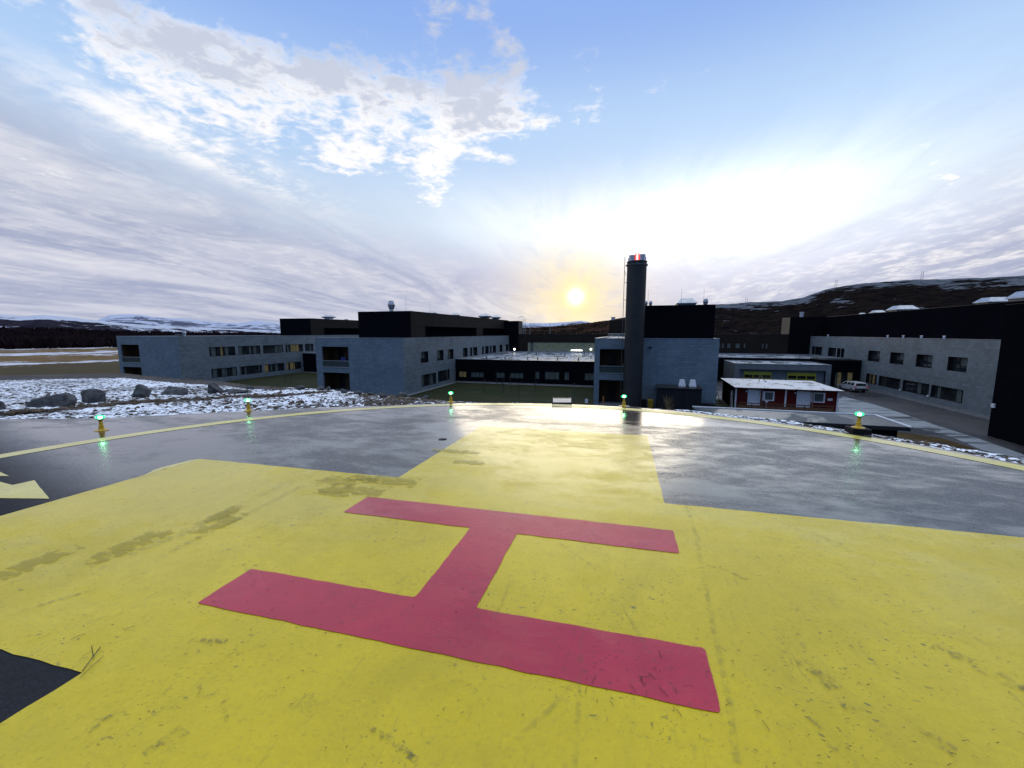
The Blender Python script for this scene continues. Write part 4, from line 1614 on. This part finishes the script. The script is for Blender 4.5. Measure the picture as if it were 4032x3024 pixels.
mb.box(-14.9, -12.2, 100.95, 101.0, -2.66, -2.50)
SP.part('light_strip', mb, 'lamp_white')

# --- chimney wing
B3 = Bld('hospital_wing', 'grey wing behind the tall round chimney with a blank front wall', 'building', -4.7, 51, group='grey two storey wings')
hF = [(-4.05, -.2, -3.2, -.29), (-4.05, -.2, -7.0, -4.02)]
body(B3, -4.68, 9.0, 51, 101, RZ + .05, 'slate_grey', {'F': hF})
loggia(B3, -4.05, -.2, 51, -3.2, -.29, 2.2, -2.33)
loggia(B3, -4.05, -.2, 51, -7.0, -4.02, 2.2)
penthouse(B3, -.6, 8.6, 52.3, 100, 4.80, 'W', [])
vent(B3, 1.1, 54.5, 4.8, .42, .75, 2)
vent(B3, 1.65, 54.5, 4.8, .42, .75, 2)
vent(B3, 5.9, 56.5, 4.8, 2.3, .95, 1)
vent(B3, 8.0, 55.5, 4.8, .62, .95, 2)
for a in (1.35, 5.2, 7.7):
    antenna(B3, a, 55, 4.8, 2.2)
mb = MB()
mb.box(1.5, 1.93, 50.85, 50.98, -.02, .06)
mb.box(1.62, 1.80, 50.80, 50.98, -.12, -.02)
B3.part('wall_lamp', mb, 'frame_dark')
mb = MB()
for a in (-3.2, -2.0, -.9):
    mb.tube([(a, 52.8, .8), (a, 52.8, 1.55)], .035, 5)
mb.tube([(-3.2, 52.8, 1.5), (-.7, 52.8, 1.5)], .03, 5)
mb.tube([(-3.2, 52.8, 1.2), (-.7, 52.8, 1.2)], .02, 5)
B3.part('roof_rail', mb, 'galvanised')

K = Bld('plant_shed', 'black sheet metal shed with two white rooflights under the blank wall', 'shed', 2.6, 48.0)
mb = MB()
mb.box(2.6, 7.05, 48.0, 50.95, G, -4.42)
K.part('wall', mb, 'dark_metal_sheet')
mb = MB()
mb.box(2.5, 7.15, 47.9, 50.96, -4.42, -4.32)
K.part('roof', mb, 'flashing_dark')
for a in (5.22, 6.32):
    mb = MB()
    k = 1 / math.cos(math.pi / 4)
    mb.lathe([(.36 * k, 0), (.36 * k, .1), (.24 * k, .75), (0, .75)], a, 49.9, -4.32, 4, smooth=False, rot=math.pi / 4)
    K.part('rooflight', mb, 'white_paint')

# --- chimney
CH = Bld('chimney', 'tall dark round chimney with four silver flues and red lamps', 'chimney', -.12, 49.1)
ca_, cb_ = -.12, 49.15
mb = MB()
mb.lathe([(1.05, G), (1.05, 9.35), (1.09, 9.36), (1.09, 9.46), (1.0, 9.5), (0, 9.5)], ca_, cb_, 0, 40)
CH.part('shaft', mb, 'chimney_steel')
mb = MB()
mb.lathe([(1.13, 9.05), (1.16, 9.05), (1.16, 9.12), (1.13, 9.12)], ca_, cb_, 0, 40)
for an in (0.1, 1.67, 3.24, 4.8):
    mb.box(ca_ + 1.1 * math.cos(an) - .05, ca_ + 1.1 * math.cos(an) + .05, cb_ + 1.1 * math.sin(an) - .05, cb_ + 1.1 * math.sin(an) + .05, 8.95, 9.2)
CH.part('collar', mb, 'galv_dark')
for dx_, dy_, h_ in ((-.50, -.42, .58), (.52, -.42, .62), (-.62, .42, .42), (.62, .42, .48)):
    mb = MB()
    mb.lathe([(.36, 0), (.36, h_), (.33, h_ + .05), (.28, h_ + .05), (.28, h_ - .1)], ca_ + dx_, cb_ + dy_, 9.48, 20)
    CH.part('flue', mb, 'galvanised')
for dx_ in (-.14, .16):
    mb = MB()
    mb.lathe([(.05, -.5), (.05, 0), (.055, .02), (.06, .15), (.04, .22), (0, .24)], ca_ + dx_, cb_ - .7, 10.05, 10)
    CH.part('warning_lamp', mb, 'lamp_red')
mb = MB()
la, lb = -1.42, 48.95
for s_ in (-.2, .2):
    mb.tube([(la, lb + s_, G), (la, lb + s_, 10.0)], .025, 5)
z = G + .3
while z < 9.9:
    mb.tube([(la, lb - .2, z), (la, lb + .2, z)], .018, 4)
    z += .3
for z in (-5, -2, 1.2, 3.3, 5.3, 7.2, 9.05):
    mb.tube([(la, lb, z), (-1.1, lb, z)], .025, 4)
mb.tube([(la + .02, lb - .2, 8.5), (la + .16, lb - .2, 8.0), (la + .02, lb - .2, 7.98)], .02, 4)
mb.tube([(la + .02, lb - .2, -2.3), (la + .16, lb - .2, -2.8), (la + .02, lb - .2, -2.85)], .02, 4)
CH.part('ladder', mb, 'galv_dark')

# --- right wing
B4 = Bld('hospital_wing', 'rightmost grey wing running along the yard with square deep windows', 'building', 35, 45.15, group='grey two storey wings')
u4 = [(107.15, 110.39, 'd'), (100.86, 104.44, 'd'), (98.16, 99.6, 'd'), (94.84, 98.0, 'd'), (88.9, 92.1, 'd'), (87.2, 88.5, 'd'), (85.79, 87.0, 'd'), (74.69, 77.97, 'h'), (68.92, 72.09, 'h'), (63.21, 66.31, 'h'), (57.63, 60.63, 'h')]
l4 = [(74.85, 77.89), (68.98, 74.3), (63.21, 68.5), (57.65, 62.85)]
hW = [(s0, s1, -2.70, -1.08, .5) for s0, s1, _ in u4] + [(s0, s1, -6.15, -4.65, .25) for s0, s1 in l4]
body(B4, 35, 60, 45.15, 112, RZ, 'slate_grey', {'W': hW}, sides='KEW')
for s0, s1, k in u4:
    window(B4, 'W', 35, s0, s1, -2.70, -1.08, [(.55, 'du'), (.45, 'd')] if k == 'h' else [(1, 'd')], dep=.42)
for i, (s0, s1) in enumerate(l4):
    window(B4, 'W', 35, s0, s1, -6.15, -4.65, [(.3, 'd'), (.2, 'l'), (.2, 'd'), (.1, 'l'), (.2, 'd')] if i == 0 else None, dep=.2)
penthouse(B4, 37.5, 58, 45.2, 101.0, 4.85, 'W', [], 'board_black', 'board_black')
vent(B4, 40.0, 92.6, 4.85, .8, .40, 1)
vent(B4, 40.5, 88.6, 4.85, 1.7, .62, 1)
vent(B4, 41.0, 82.6, 4.85, 2.9, 1.0, 1)
vent(B4, 40.6, 64.2, 4.85, 2.3, .85, 1)
vent(B4, 40.8, 59.6, 4.85, 2.5, 1.15, 1)
for b_ in (105.6, 93.3, 73.7, 70.0, 66.2, 62.1):
    mb = MB()
    mb.lathe([(.10, 0), (.10, .22), (.15, .24), (.15, .34), (0, .36)], 35.2, b_, RZ + .02, 8)
    B4.part('roof_pipe', mb, 'white_paint')
for b_ in (68.72, 63.02):
    mb = MB()
    mb.lathe([(0, -.1), (.1, -.05), (.1, .08), (0, .12)], 34.85, b_, -6.08, 10)
    B4.part('wall_lamp', mb, 'white_paint')
mb = MB()
mb.box(34.93, 34.985, 45.2, 112, G, G + .3)
B4.part('plinth', mb, 'concrete')

NB = Bld('dark_wing', 'black clad block at the right edge of the yard', 'building', 29.4, 20)
body(NB, 29.4, 60, 18, 45.1, 3.95, 'board_black', roof='roof_felt_grey', cap='flashing_dark')
mb = MB()
mb.box(29.28, 29.39, 44.70, 45.0, -4.66, -4.32)
NB.part('wall_lamp', mb, 'white_paint')

# --- low buildings on the right
L2 = Bld('link_building', 'low dark building behind the ambulance garage with a frosted roof', 'building', 9.1, 84, group='low dark link buildings')
body(L2, 9.05, 34.96, 84.05, 101, -2.85, 'board_black', roof='roof_frost', capw=.45, rooflow=.22)
EN = Bld('entrance_block', 'black entrance block with a lit glazed front behind the parked car', 'building', 29.4, 79.5)
body(EN, 29.35, 34.9, 79.5, 84.0, -2.75, 'board_black', {'F': [(31.5, 34.0, -7.05, -4.68)]}, roof='roof_felt_grey', cap='flashing_dark')
window(EN, 'F', 79.5, 31.5, 34.0, -7.05, -4.68, [(.12, 'c'), (.25, 'l'), (.33, 'd'), (.3, 'l')], dep=.15)
GA = Bld('ambulance_garage', 'grey flat roofed garage with two yellow framed doors', 'garage', 15.75, 75)
body(GA, 15.75, 29.2, 75.1, 83.9, -3.32, 'panel_grey', {'F': [(16.5, 28.5, -7.0, -4.22, .55)]}, roof='roof_frost', capw=.3, rooflow=.08)
mb = MB()
mb.quad((16.5, 75.65, -7.2), (28.5, 75.65, -7.2), (28.5, 75.65, -4.22), (16.5, 75.65, -4.22))
GA.part('back_wall', mb, 'panel_grey')
for s0, s1 in ((17.25, 21.25), (23.5, 27.4)):
    mb = MB()
    z0, z1 = G, -4.62
    y0, y1 = 75.52, 75.62
    mb.box(s0, s1, y0, y1, z1 - .5, z1)
    mb.box(s0, s0 + .1, y0, y1, z0, z1 - .5)
    mb.box(s1 - .1, s1, y0, y1, z0, z1 - .5)
    for k in range(1, 3):
        x = s0 + (s1 - s0) * k / 3
        mb.box(x - .05, x + .05, y0, y1, z0, z1 - .5)
    z = z1 - 1.05
    while z > z0:
        mb.box(s0 + .1, s1 - .1, y0 + .01, y1, z - .05, z + .04)
        z -= .58
    d = GA.part('door', mb, 'yellow_frame')
    mb = MB()
    mb.box(s0 + .05, s1 - .05, y1 - .03, y1 - .005, z0, z1 - .45)
    GA.part('pane', mb, 'pane_dark', d)
SG = Bld('info_sign', 'small white and blue sign post between garage and entrance', 'sign', 29.6, 77.5)
mb = MB()
mb.box(29.5, 29.56, 77.5, 77.56, G, -4.7)
SG.part('post', mb, 'galv_dark')
mb = MB()
mb.box(29.4, 30.05, 77.42, 77.48, -5.05, -4.65)
SG.part('sign_panel', mb, 'white_paint')
mb = MB()
mb.box(29.4, 30.05, 77.42, 77.48, -5.75, -5.1)
SG.part('sign_panel', mb, 'blue_cloth')

# --- red cabin
RC = Bld('red_cabin', 'dark red wooden double cabin with white doors and frosted roof', 'cabin', 11.4, 53)
mb = MB()
dh = [(12.75, 13.85, -6.62, -4.92), (17.65, 18.80, -6.62, -4.92), (14.42, 15.2, -5.93, -5.08), (19.25, 20.1, -5.9, -5.03)]
for k, P, s0, s1 in (('F', 53, 11.4, 21.45), ('K', 60.6, 11.4, 21.45), ('E', 21.45, 53, 60.6), ('W', 11.4, 53, 60.6)):
    wall_face(mb, k, P, s0, s1, G, -4.68, [(*h, .12) for h in dh] if k == 'F' else (), mat=0 if k in 'FE' else 1)
RC.part('wall', mb, ['red_board', 'board_black'])
mb = MB()
for s0, s1, zz in ((11.15, 16.2, 0.0), (16.2, 21.75, -.02)):
    P4 = [(s0, 52.35, -4.66 + zz), (s1, 52.35, -4.66 + zz), (s1, 60.9, -4.50 + zz), (s0, 60.9, -4.50 + zz)]
    mb.quad(*[(x, y, z + .12) for x, y, z in P4])
    mb.quad(*[(x, y, z) for x, y, z in P4[::-1]], mat=1)
    for i in range(4):
        p, q = P4[i], P4[(i + 1) % 4]
        mb.quad(p, q, (q[0], q[1], q[2] + .12), (p[0], p[1], p[2] + .12), mat=1)
RC.part('roof', mb, ['roof_frost_white', 'board_dark'])
for s0, s1, z0, z1 in dh[:2]:
    mb = MB()
    mb.box(s0, s1, 53.03, 53.10, z0, z1)
    mb.box(s0 - .1, s0, 52.96, 53.08, z0, z1 + .1)
    mb.box(s1, s1 + .1, 52.96, 53.08, z0, z1 + .1)
    mb.box(s0, s1, 52.96, 53.08, z1, z1 + .1)
    d = RC.part('door', mb, 'white_paint')
    mb = MB()
    mb.tube([(s1 - .15, 52.98, z0 + .8), (s1 - .28, 52.98, z0 + .8)], .02, 6)
    RC.part('handle', mb, 'galvanised', d)
    mb = MB()
    mb.lathe([(0, -.08), (.09, -.05), (.09, .06), (0, .1)], s0 - .28, 52.88, z1 - .12, 10)
    RC.part('wall_lamp', mb, 'white_paint')
for s0, s1, z0, z1 in dh[2:]:
    mb = MB()
    for q in ((s0 - .30, s0, z0 - .12, z1 + .12), (s1, s1 + .15, z0 - .12, z1 + .12), (s0, s1, z1, z1 + .12), (s0, s1, z0 - .12, z0)):
        mb.box(q[0], q[1], 52.95, 53.05, q[2], q[3])
    w_ = RC.part('window', mb, 'white_paint')
    mb = MB()
    mb.box(s0, s1, 53.06, 53.09, z0, z1)
    RC.part('pane', mb, 'pane_curtain', w_)
mb = MB()
for a in (11.33, 16.38, 21.36):
    mb.box(a, a + .16, 52.9, 52.99, G, -4.7)
RC.part('corner_board', mb, 'white_paint')
mb = MB()
for a in (14.0, 18.95):
    mb.box(a - .05, a + .05, 52.45, 52.55, -6.75, -4.7)
RC.part('porch_post', mb, 'wood_grey')
mb = MB()
mb.box(20.5, 20.96, 52.95, 52.99, -5.75, -5.5)
RC.part('notice', mb, 'white_paint')
mb = MB()
mb.box(11.5, 20.8, 51.9, 52.9, G, -6.72)
dk = RC.part('deck', mb, 'wood_brown')
mb = MB()
for k in range(8):
    a = 11.55 + k * 1.29
    mb.box(a, a + .08, 51.9, 51.98, -6.72, -6.2)
mb.box(11.5, 20.75, 51.84, 51.9, -6.28, -6.18)
mb.box(11.5, 20.75, 51.84, 51.9, -6.55, -6.45)
RC.part('railing', mb, 'wood_brown', dk)
mb = MB()
mb.lathe([(.03, G + .4), (.03, -6.25), (.14, -6.15), (.17, -6.02), (0, -5.98)], 14.45, 52.4, 0, 12)
RC.part('bucket_stand', mb, 'white_paint')
mb = MB()
mb.tube([(15.0, 58, -4.5), (15.0, 58, -3.55)], .04, 6)
mb.tube([(15.0, 58, -3.55), (15.75, 58.2, -4.4)], .035, 6)
RC.part('roof_pole', mb, 'wood_grey')
mb = MB()
mb.lathe([(.09, -.05), (.09, .06), (0, .1)], 15.78, 58.2, -4.42, 8)
RC.part('pole_weight', mb, 'rubber_black')

# --- flat roofed store right below the pad
ST = Bld('flat_roofed_store', 'long grey flat roof with white edge trim just below the pad', 'shed', 4.8, 32.3)
mb = MB()
mb.box(5.1, 16.75, 32.75, 36.2, G, -4.65)
ST.part('wall', mb, 'board_black')
mb = MB()
mb.box(4.7, 17.2, 32.3, 36.45, -4.65, -4.40)
ST.part('fascia', mb, 'flashing_dark')
mb = MB()
mb.box(4.75, 17.1, 32.36, 36.3, -4.40, -4.395)
ST.part('roof', mb, 'roof_felt_grey')
mb = MB()
mb.box(4.7, 17.25, 36.32, 36.48, -4.41, -4.33)
mb.box(17.08, 17.25, 32.28, 36.32, -4.41, -4.33)
ST.part('edge_trim', mb, 'white_paint')

# ------------------------------------------------------------------ small things in the grounds
def wheelie(a, b, lidmat, bodymat, lab):
    t = empty('wheelie_bin', wp(a, b, G), -TH, label=lab, cat='bin', group='wheelie bins by the chimney')
    m1 = MB()
    w0, w1, d0, d1, h = .24, .30, .28, .36, .98
    p = [(-w0, -d0, .05), (w0, -d0, .05), (w0, d0, .05), (-w0, d0, .05)]
    q = [(-w1, -d1, h), (w1, -d1, h), (w1, d1, h), (-w1, d1, h)]
    for i in range(4):
        m1.quad(p[i], p[(i + 1) % 4], q[(i + 1) % 4], q[i])
    m1.quad(*p[::-1])
    m1.build('bin_body', bodymat, t)
    m2 = MB()
    m2.box(-.32, .32, -.39, .38, h, h + .06)
    m2.box(-.26, .26, -.3, .3, h + .06, h + .11)
    m2.build('lid', lidmat, t)
    for s_ in (-1, 1):
        m3 = MB()
        m3.tube([(s_ * .27, .32, .1), (s_ * .31, .32, .1)], .1, 12)
        m3.build('wheel', 'rubber_black', t)


wheelie(1.24, 50.3, 'frame_dark', 'frame_dark', 'black wheelie bin right beside the chimney foot')
wheelie(1.95, 50.3, 'yellow_plastic', 'yellow_plastic', 'yellow wheelie bin next to the black one')
t = empty('dumpster', wp(8.05, 50.2, G), -TH, label='low dark waste container at the corner of the blank wall', cat='container')
mb = MB()
mb.quad((-.65, -.4, .1), (.65, -.4, .1), (.72, -.5, .85), (-.72, -.5, .85))
mb.quad((.65, -.4, .1), (.65, .4, .1), (.72, .5, .85), (.72, -.5, .85))
mb.quad((.65, .4, .1), (-.65, .4, .1), (-.72, .5, .85), (.72, .5, .85))
mb.quad((-.65, .4, .1), (-.65, -.4, .1), (-.72, -.5, .85), (-.72, .5, .85))
mb.build('bin_body', 'car_black', t)
mb = MB()
mb.box(-.76, .76, -.54, .54, .85, .93)
mb.build('lid', 'frame_dark', t)

t = empty('garden_post', wp(-3.41, 50.0, G), -TH, label='short wooden post in front of the lower chimney wing recess', cat='post')
mb = MB()
mb.lathe([(.07, 0), (.07, 1.0), (.10, 1.02), (.10, 1.2), (0, 1.25)], n=10)
mb.build('post', 'brass_post', t)
t = empty('flag_pole', wp(-7.0, 50.5, G), -TH, label='thin grey pole standing on the lawn left of the chimney wing', cat='pole')
mb = MB()
mb.tube([(0, 0, 0), (0, 0, 2.6)], .05, 6)
mb.build('pole', 'galv_dark', t)
t = empty('small_sign', wp(-5.35, 49.5, G), -TH, label='small white sign at the left corner of the chimney wing', cat='sign')
mb = MB()
mb.tube([(0, 0, 0), (0, 0, .8)], .03, 6)
mb.build('post', 'galv_dark', t)
mb = MB()
mb.box(-.18, .18, -.05, -.02, .45, .95)
mb.build('sign_panel', 'white_paint', t)


def sapling(a, b, h, seed, lab):
    rs = random.Random(seed)
    t = empty('sapling', wp(a, b, G), 0, label=lab, cat='tree', group='bare saplings on the lawn')
    m1 = MB()
    top = Vector((rs.uniform(-.1, .1), rs.uniform(-.1, .1), h))
    m1.tube([(0, 0, 0), tuple(top * .5), tuple(top)], .045, 5, r1=.012)
    m1.build('trunk', 'bark', t)
    m2 = MB()
    for _ in range(16):
        f_ = rs.uniform(.25, .95)
        an = rs.uniform(0, 6.28)
        L = rs.uniform(.3, .7) * (1.15 - f_)
        p0 = top * f_
        p1 = p0 + Vector((math.cos(an) * L, math.sin(an) * L, L * 1.1))
        m2.tube([tuple(p0), tuple(p1)], .014, 4, r1=.005)
        for _k in range(3):
            q0 = p0.lerp(p1, rs.uniform(.3, .9))
            an2 = an + rs.uniform(-1, 1)
            m2.tube([tuple(q0), tuple(q0 + Vector((math.cos(an2) * .2, math.sin(an2) * .2, .22)))], .007, 3, r1=.003)
    m2.build('twigs', 'bark', t)


for i, (a, b, h, lab) in enumerate([(-21.06, 56.8, 2.0, 'bare sapling on the lawn above the third green lamp, leftmost of the courtyard'), (-18.19, 57.1, 2.3, 'bare sapling with two close stems in mid lawn'),
                                    (-17.4, 58.3, 2.3, 'bare sapling just behind the twin stemmed one'), (-14.81, 53.3, 2.0, 'bare sapling nearest the pad on the courtyard lawn'),
                                    (-14.0, 59.5, 2.6, 'tall bare sapling right of mid lawn'), (-22.39, 66.5, 2.6, 'bare sapling against the black building under its third window'),
                                    (-58.7, 57.9, 2.0, 'bare sapling on the far left lawn by the wing'), (-57.0, 57.4, 1.7, 'smaller bare sapling beside the far left one')]):
    sapling(a, b, h, 30 + i, lab)

# shrub of dry stems against the plant shed
t = empty('dry_shrub', wp(3.6, 46.6, G), -TH, label='pale dry shrub in front of the black sheet metal shed', cat='shrub')
mb = MB()
rs = random.Random(4)
for _ in range(90):
    an = rs.uniform(0, 6.28)
    L = rs.uniform(.9, 2.4)
    ln = rs.uniform(.1, .6)
    mb.tube([(rs.uniform(-.1, .1), rs.uniform(-.1, .1), 0), (math.cos(an) * ln * .4, math.sin(an) * ln * .4, L * .6), (math.cos(an) * ln * 1.3, math.sin(an) * ln * 1.3, L * .95)], .016, 3, r1=.006)
mb.build('stems', 'dry_grass', t)
t = empty('birch_sapling', wp(10.3, 49.5, G), -TH, label='leaning birch sapling between blank wall and red cabin', cat='tree')
mb = MB()
mb.tube([(0, 0, 0), (.05, 0, 1.2), (-.05, 0, 2.6)], .05, 5, r1=.02)
mb.build('trunk', 'white_paint', t)
mb = MB()
for _ in range(40):
    an = rs.uniform(0, 6.28)
    z = rs.uniform(.3, 2.2)
    mb.tube([(0, 0, z), (math.cos(an) * .5, math.sin(an) * .5, z + .5)], .012, 3, r1=.004)
mb.build('twigs', 'bark', t)
t = empty('trestle', wp(10.0, 56.0, G), -TH, label='dark folding frame leaning between blank wall and red cabin', cat='frame')
mb = MB()
mb.tube([(-.35, 0, 0), (0, 0, 1.5), (.4, 0, 0)], .05, 5)
mb.tube([(-.2, .5, 0), (0, 0, 1.5)], .04, 5)
mb.build('legs', 'frame_dark', t)
t = empty('fence_post', wp(10.6, 51.5, G), -TH, label='upright pale post left of the red cabin', cat='post')
mb = MB()
mb.box(-.06, .06, -.06, .06, 0, 2.0)
mb.build('post', 'wood_grey', t)
sheet('planting_bed', [(9.2, 46), (9.2, 60), (11.2, 60), (11.2, 46)], 'lawn', G + .016, 'green planting strip left of the red cabin')


# ------------------------------------------------------------------ estate car
def car(a, b, yaw):
    t = empty('estate_car', wp(a, b, G), -TH + yaw, label='silver estate car parked before the lit entrance, rear towards the pad', cat='car')
    prof = [(-2.25, .35), (-2.3, .75), (-2.24, .98), (-2.02, 1.42), (-1.85, 1.47), (.2, 1.48), (.55, 1.42), (1.25, .98), (2.1, .85), (2.28, .68), (2.3, .35)]
    def halfw(z):
        return .86 if z < 1.0 else .86 - (z - 1.0) * .42
    mb = MB()
    n_ = len(prof)
    for i in range(n_ - 1):
        (y0, z0), (y1, z1) = prof[i], prof[i + 1]
        w0, w1 = halfw(z0), halfw(z1)
        mb.quad((-w0, y0, z0), (w0, y0, z0), (w1, y1, z1), (-w1, y1, z1))
    for s_ in (-1, 1):
        belt = .98
        lower = [(s_ * .86, y, z) for y, z in [(-2.25, .35), (-2.3, .75), (-2.24, .98), (1.25, .98), (2.1, .85), (2.28, .68), (2.3, .35)]]
        mb.quad(*(lower if s_ < 0 else lower[::-1]))
        gh = [(s_ * halfw(z), y, z) for y, z in [(-2.24, .98), (-2.02, 1.42), (-1.85, 1.47), (.2, 1.48), (.55, 1.42), (1.25, .98)]]
        mb.quad(*(gh if s_ < 0 else gh[::-1]))
    mb.quad((-.86, -2.25, .35), (-.86, 2.3, .35), (.86, 2.3, .35), (.86, -2.25, .35))
    bd = mb.build('body', 'car_silver', t, weld=True)
    mb = MB()
    # rear screen
    mb.quad((-.70, -2.245, 1.02), (.70, -2.245, 1.02), (.62, -2.07, 1.37), (-.62, -2.07, 1.37))
    mb.build('rear_window', 'pane_dark', t)
    mb = MB()
    for s_ in (-1, 1):
        for y0, y1 in ((-1.95, -1.15), (-1.05, -.25), (-.15, .55)):
            x0, x1 = s_ * (halfw(1.03) + .006), s_ * (halfw(1.38) + .006)
            mb.quad((x0, y0, 1.03), (x0, y1 + (.25 if y1 > .5 else 0), 1.03), (x1, y1, 1.38), (x1, y0 + .06, 1.38))
    mb.build('side_window', 'pane_dark', t)
    for s_ in (-1, 1):
        mb = MB()
        mb.box(s_ * .66, s_ * .84, -2.31, -2.22, .80, 1.0)
        mb.build('tail_light', 'tail_red', t)
        for y in (-1.4, 1.45):
            mb = MB()
            mb.tube([(s_ * .68, y, .32), (s_ * .88, y, .32)], .32, 20)
            w_ = mb.build('wheel', 'rubber_black', t)
            mb = MB()
            mb.tube([(s_ * .885, y, .32), (s_ * .892, y, .32)], .19, 12)
            mb.build('rim', 'galvanised', w_)
        mb = MB()
        mb.box(s_ * .86, s_ * 1.02, .62, .78, .98, 1.10)
        mb.build('mirror', 'car_black', t)
    mb = MB()
    mb.box(-.86, .86, -2.36, -2.26, .38, .60)
    mb.build('bumper', 'car_black', t)
    mb = MB()
    mb.box(-.26, .26, -2.335, -2.31, .68, .79)
    mb.build('number_plate', 'white_paint', t)
    mb = MB()
    for s_ in (-1, 1):
        mb.tube([(s_ * .6, -1.8, 1.52), (s_ * .6, .2, 1.53)], .02, 5)
    mb.build('roof_rail', 'car_black', t)


car(32.0, 74.9, R(5))


# ------------------------------------------------------------------ green perimeter lamps
def perimeter_lamp():
    t = empty('perimeter_lamp', (0, 0, 0), label='x', cat='lamp', group='green lamps round the pad')
    mb = MB()
    mb.lathe([(.0, 0), (.112, 0), (.112, .010), (.070, .016), (.052, .030), (.046, .050), (.050, .053), (.050, .062), (.041, .066), (.041, .094), (.049, .097), (.049, .106), (.034, .112), (.030, .205), (.034, .213), (.026, .218)], n=28)
    body_ = mb.build('stem', 'lamp_yellow', t)
    mb = MB()
    mb.lathe([(.034, .212), (.040, .225), (.062, .240), (.062, .246), (.03, .248)], n=24)
    mb.build('collar', 'galv_dark', t)
    mb = MB()
    mb.lathe([(.038, .247), (.070, .260), (.076, .274), (.070, .296), (.050, .314), (.020, .322), (0, .323)], n=28)
    lens = mb.build('lens', 'green_glass', t)
    mb = MB()
    mb.lathe([(0, .249), (.024, .252), (.036, .270), (.030, .290), (.012, .300), (0, .301)], n=16)
    mb.build('bulb', 'green_bulb', lens)
    mb = MB()
    for k in range(4):
        an = k * math.pi / 2 + .4
        mb.lathe([(.008, .0), (.008, .022), (0, .024)], .092 * math.cos(an), .092 * math.sin(an), 0, 6)
    mb.build('bolts', 'galvanised', t)
    return t


lamp0 = perimeter_lamp()
for i, (x, y, dz_, lab) in enumerate([(-8.02, 2.43, 0, 'green lamp on yellow stem nearest on the left, before the long boulder'), (-7.25, 4.78, 0, 'green lamp on yellow stem by the snow under the leftmost wing'),
                                      (-3.28, 7.24, -.01, 'green lamp on yellow stem in front of the courtyard lawn'), (1.12, 7.74, -.01, 'green lamp on yellow stem in front of the tall chimney'),
                                      (5.12, 5.76, .085, 'green lamp on a black block at the right, in front of the flat grey roof')]):
    o = lamp0 if i == 0 else copy_tree(lamp0)
    o['label'] = lab
    p = PADM @ Vector((x, y, dz_))
    o.location = p
    o.scale = (.88, .88, .88)
    o.rotation_euler = (0, 0, i * .7)
    if i in (2, 3, 4):
        b_ = bpy.data.objects
        mb = MB()
        s_ = .16 if i == 4 else .15
        hh = .11 if i == 4 else .05
        mb.box(-s_, s_, -s_, s_, -hh, -.001)
        q = mb.build('base_block', 'rubber_black' if i == 4 else 'concrete', o)
        q.rotation_euler = (0, 0, -i * .7 - .25)
# low white panel at the pad edge, glow added to its face
p = PADM @ Vector((-.43, 7.83, 0))
t = empty('edge_panel', p, R(-2), label='low wide white panel in a dark frame standing at the far pad edge', cat='panel')
mb = MB()
mb.box(-.255, .255, .0, .05, -.03, .128)
mb.build('frame', 'frame_dark', t)
mb = MB()
mb.box(-.235, .235, -.008, -.002, .012, .115)
mb.build('panel', 'panel_face', t)
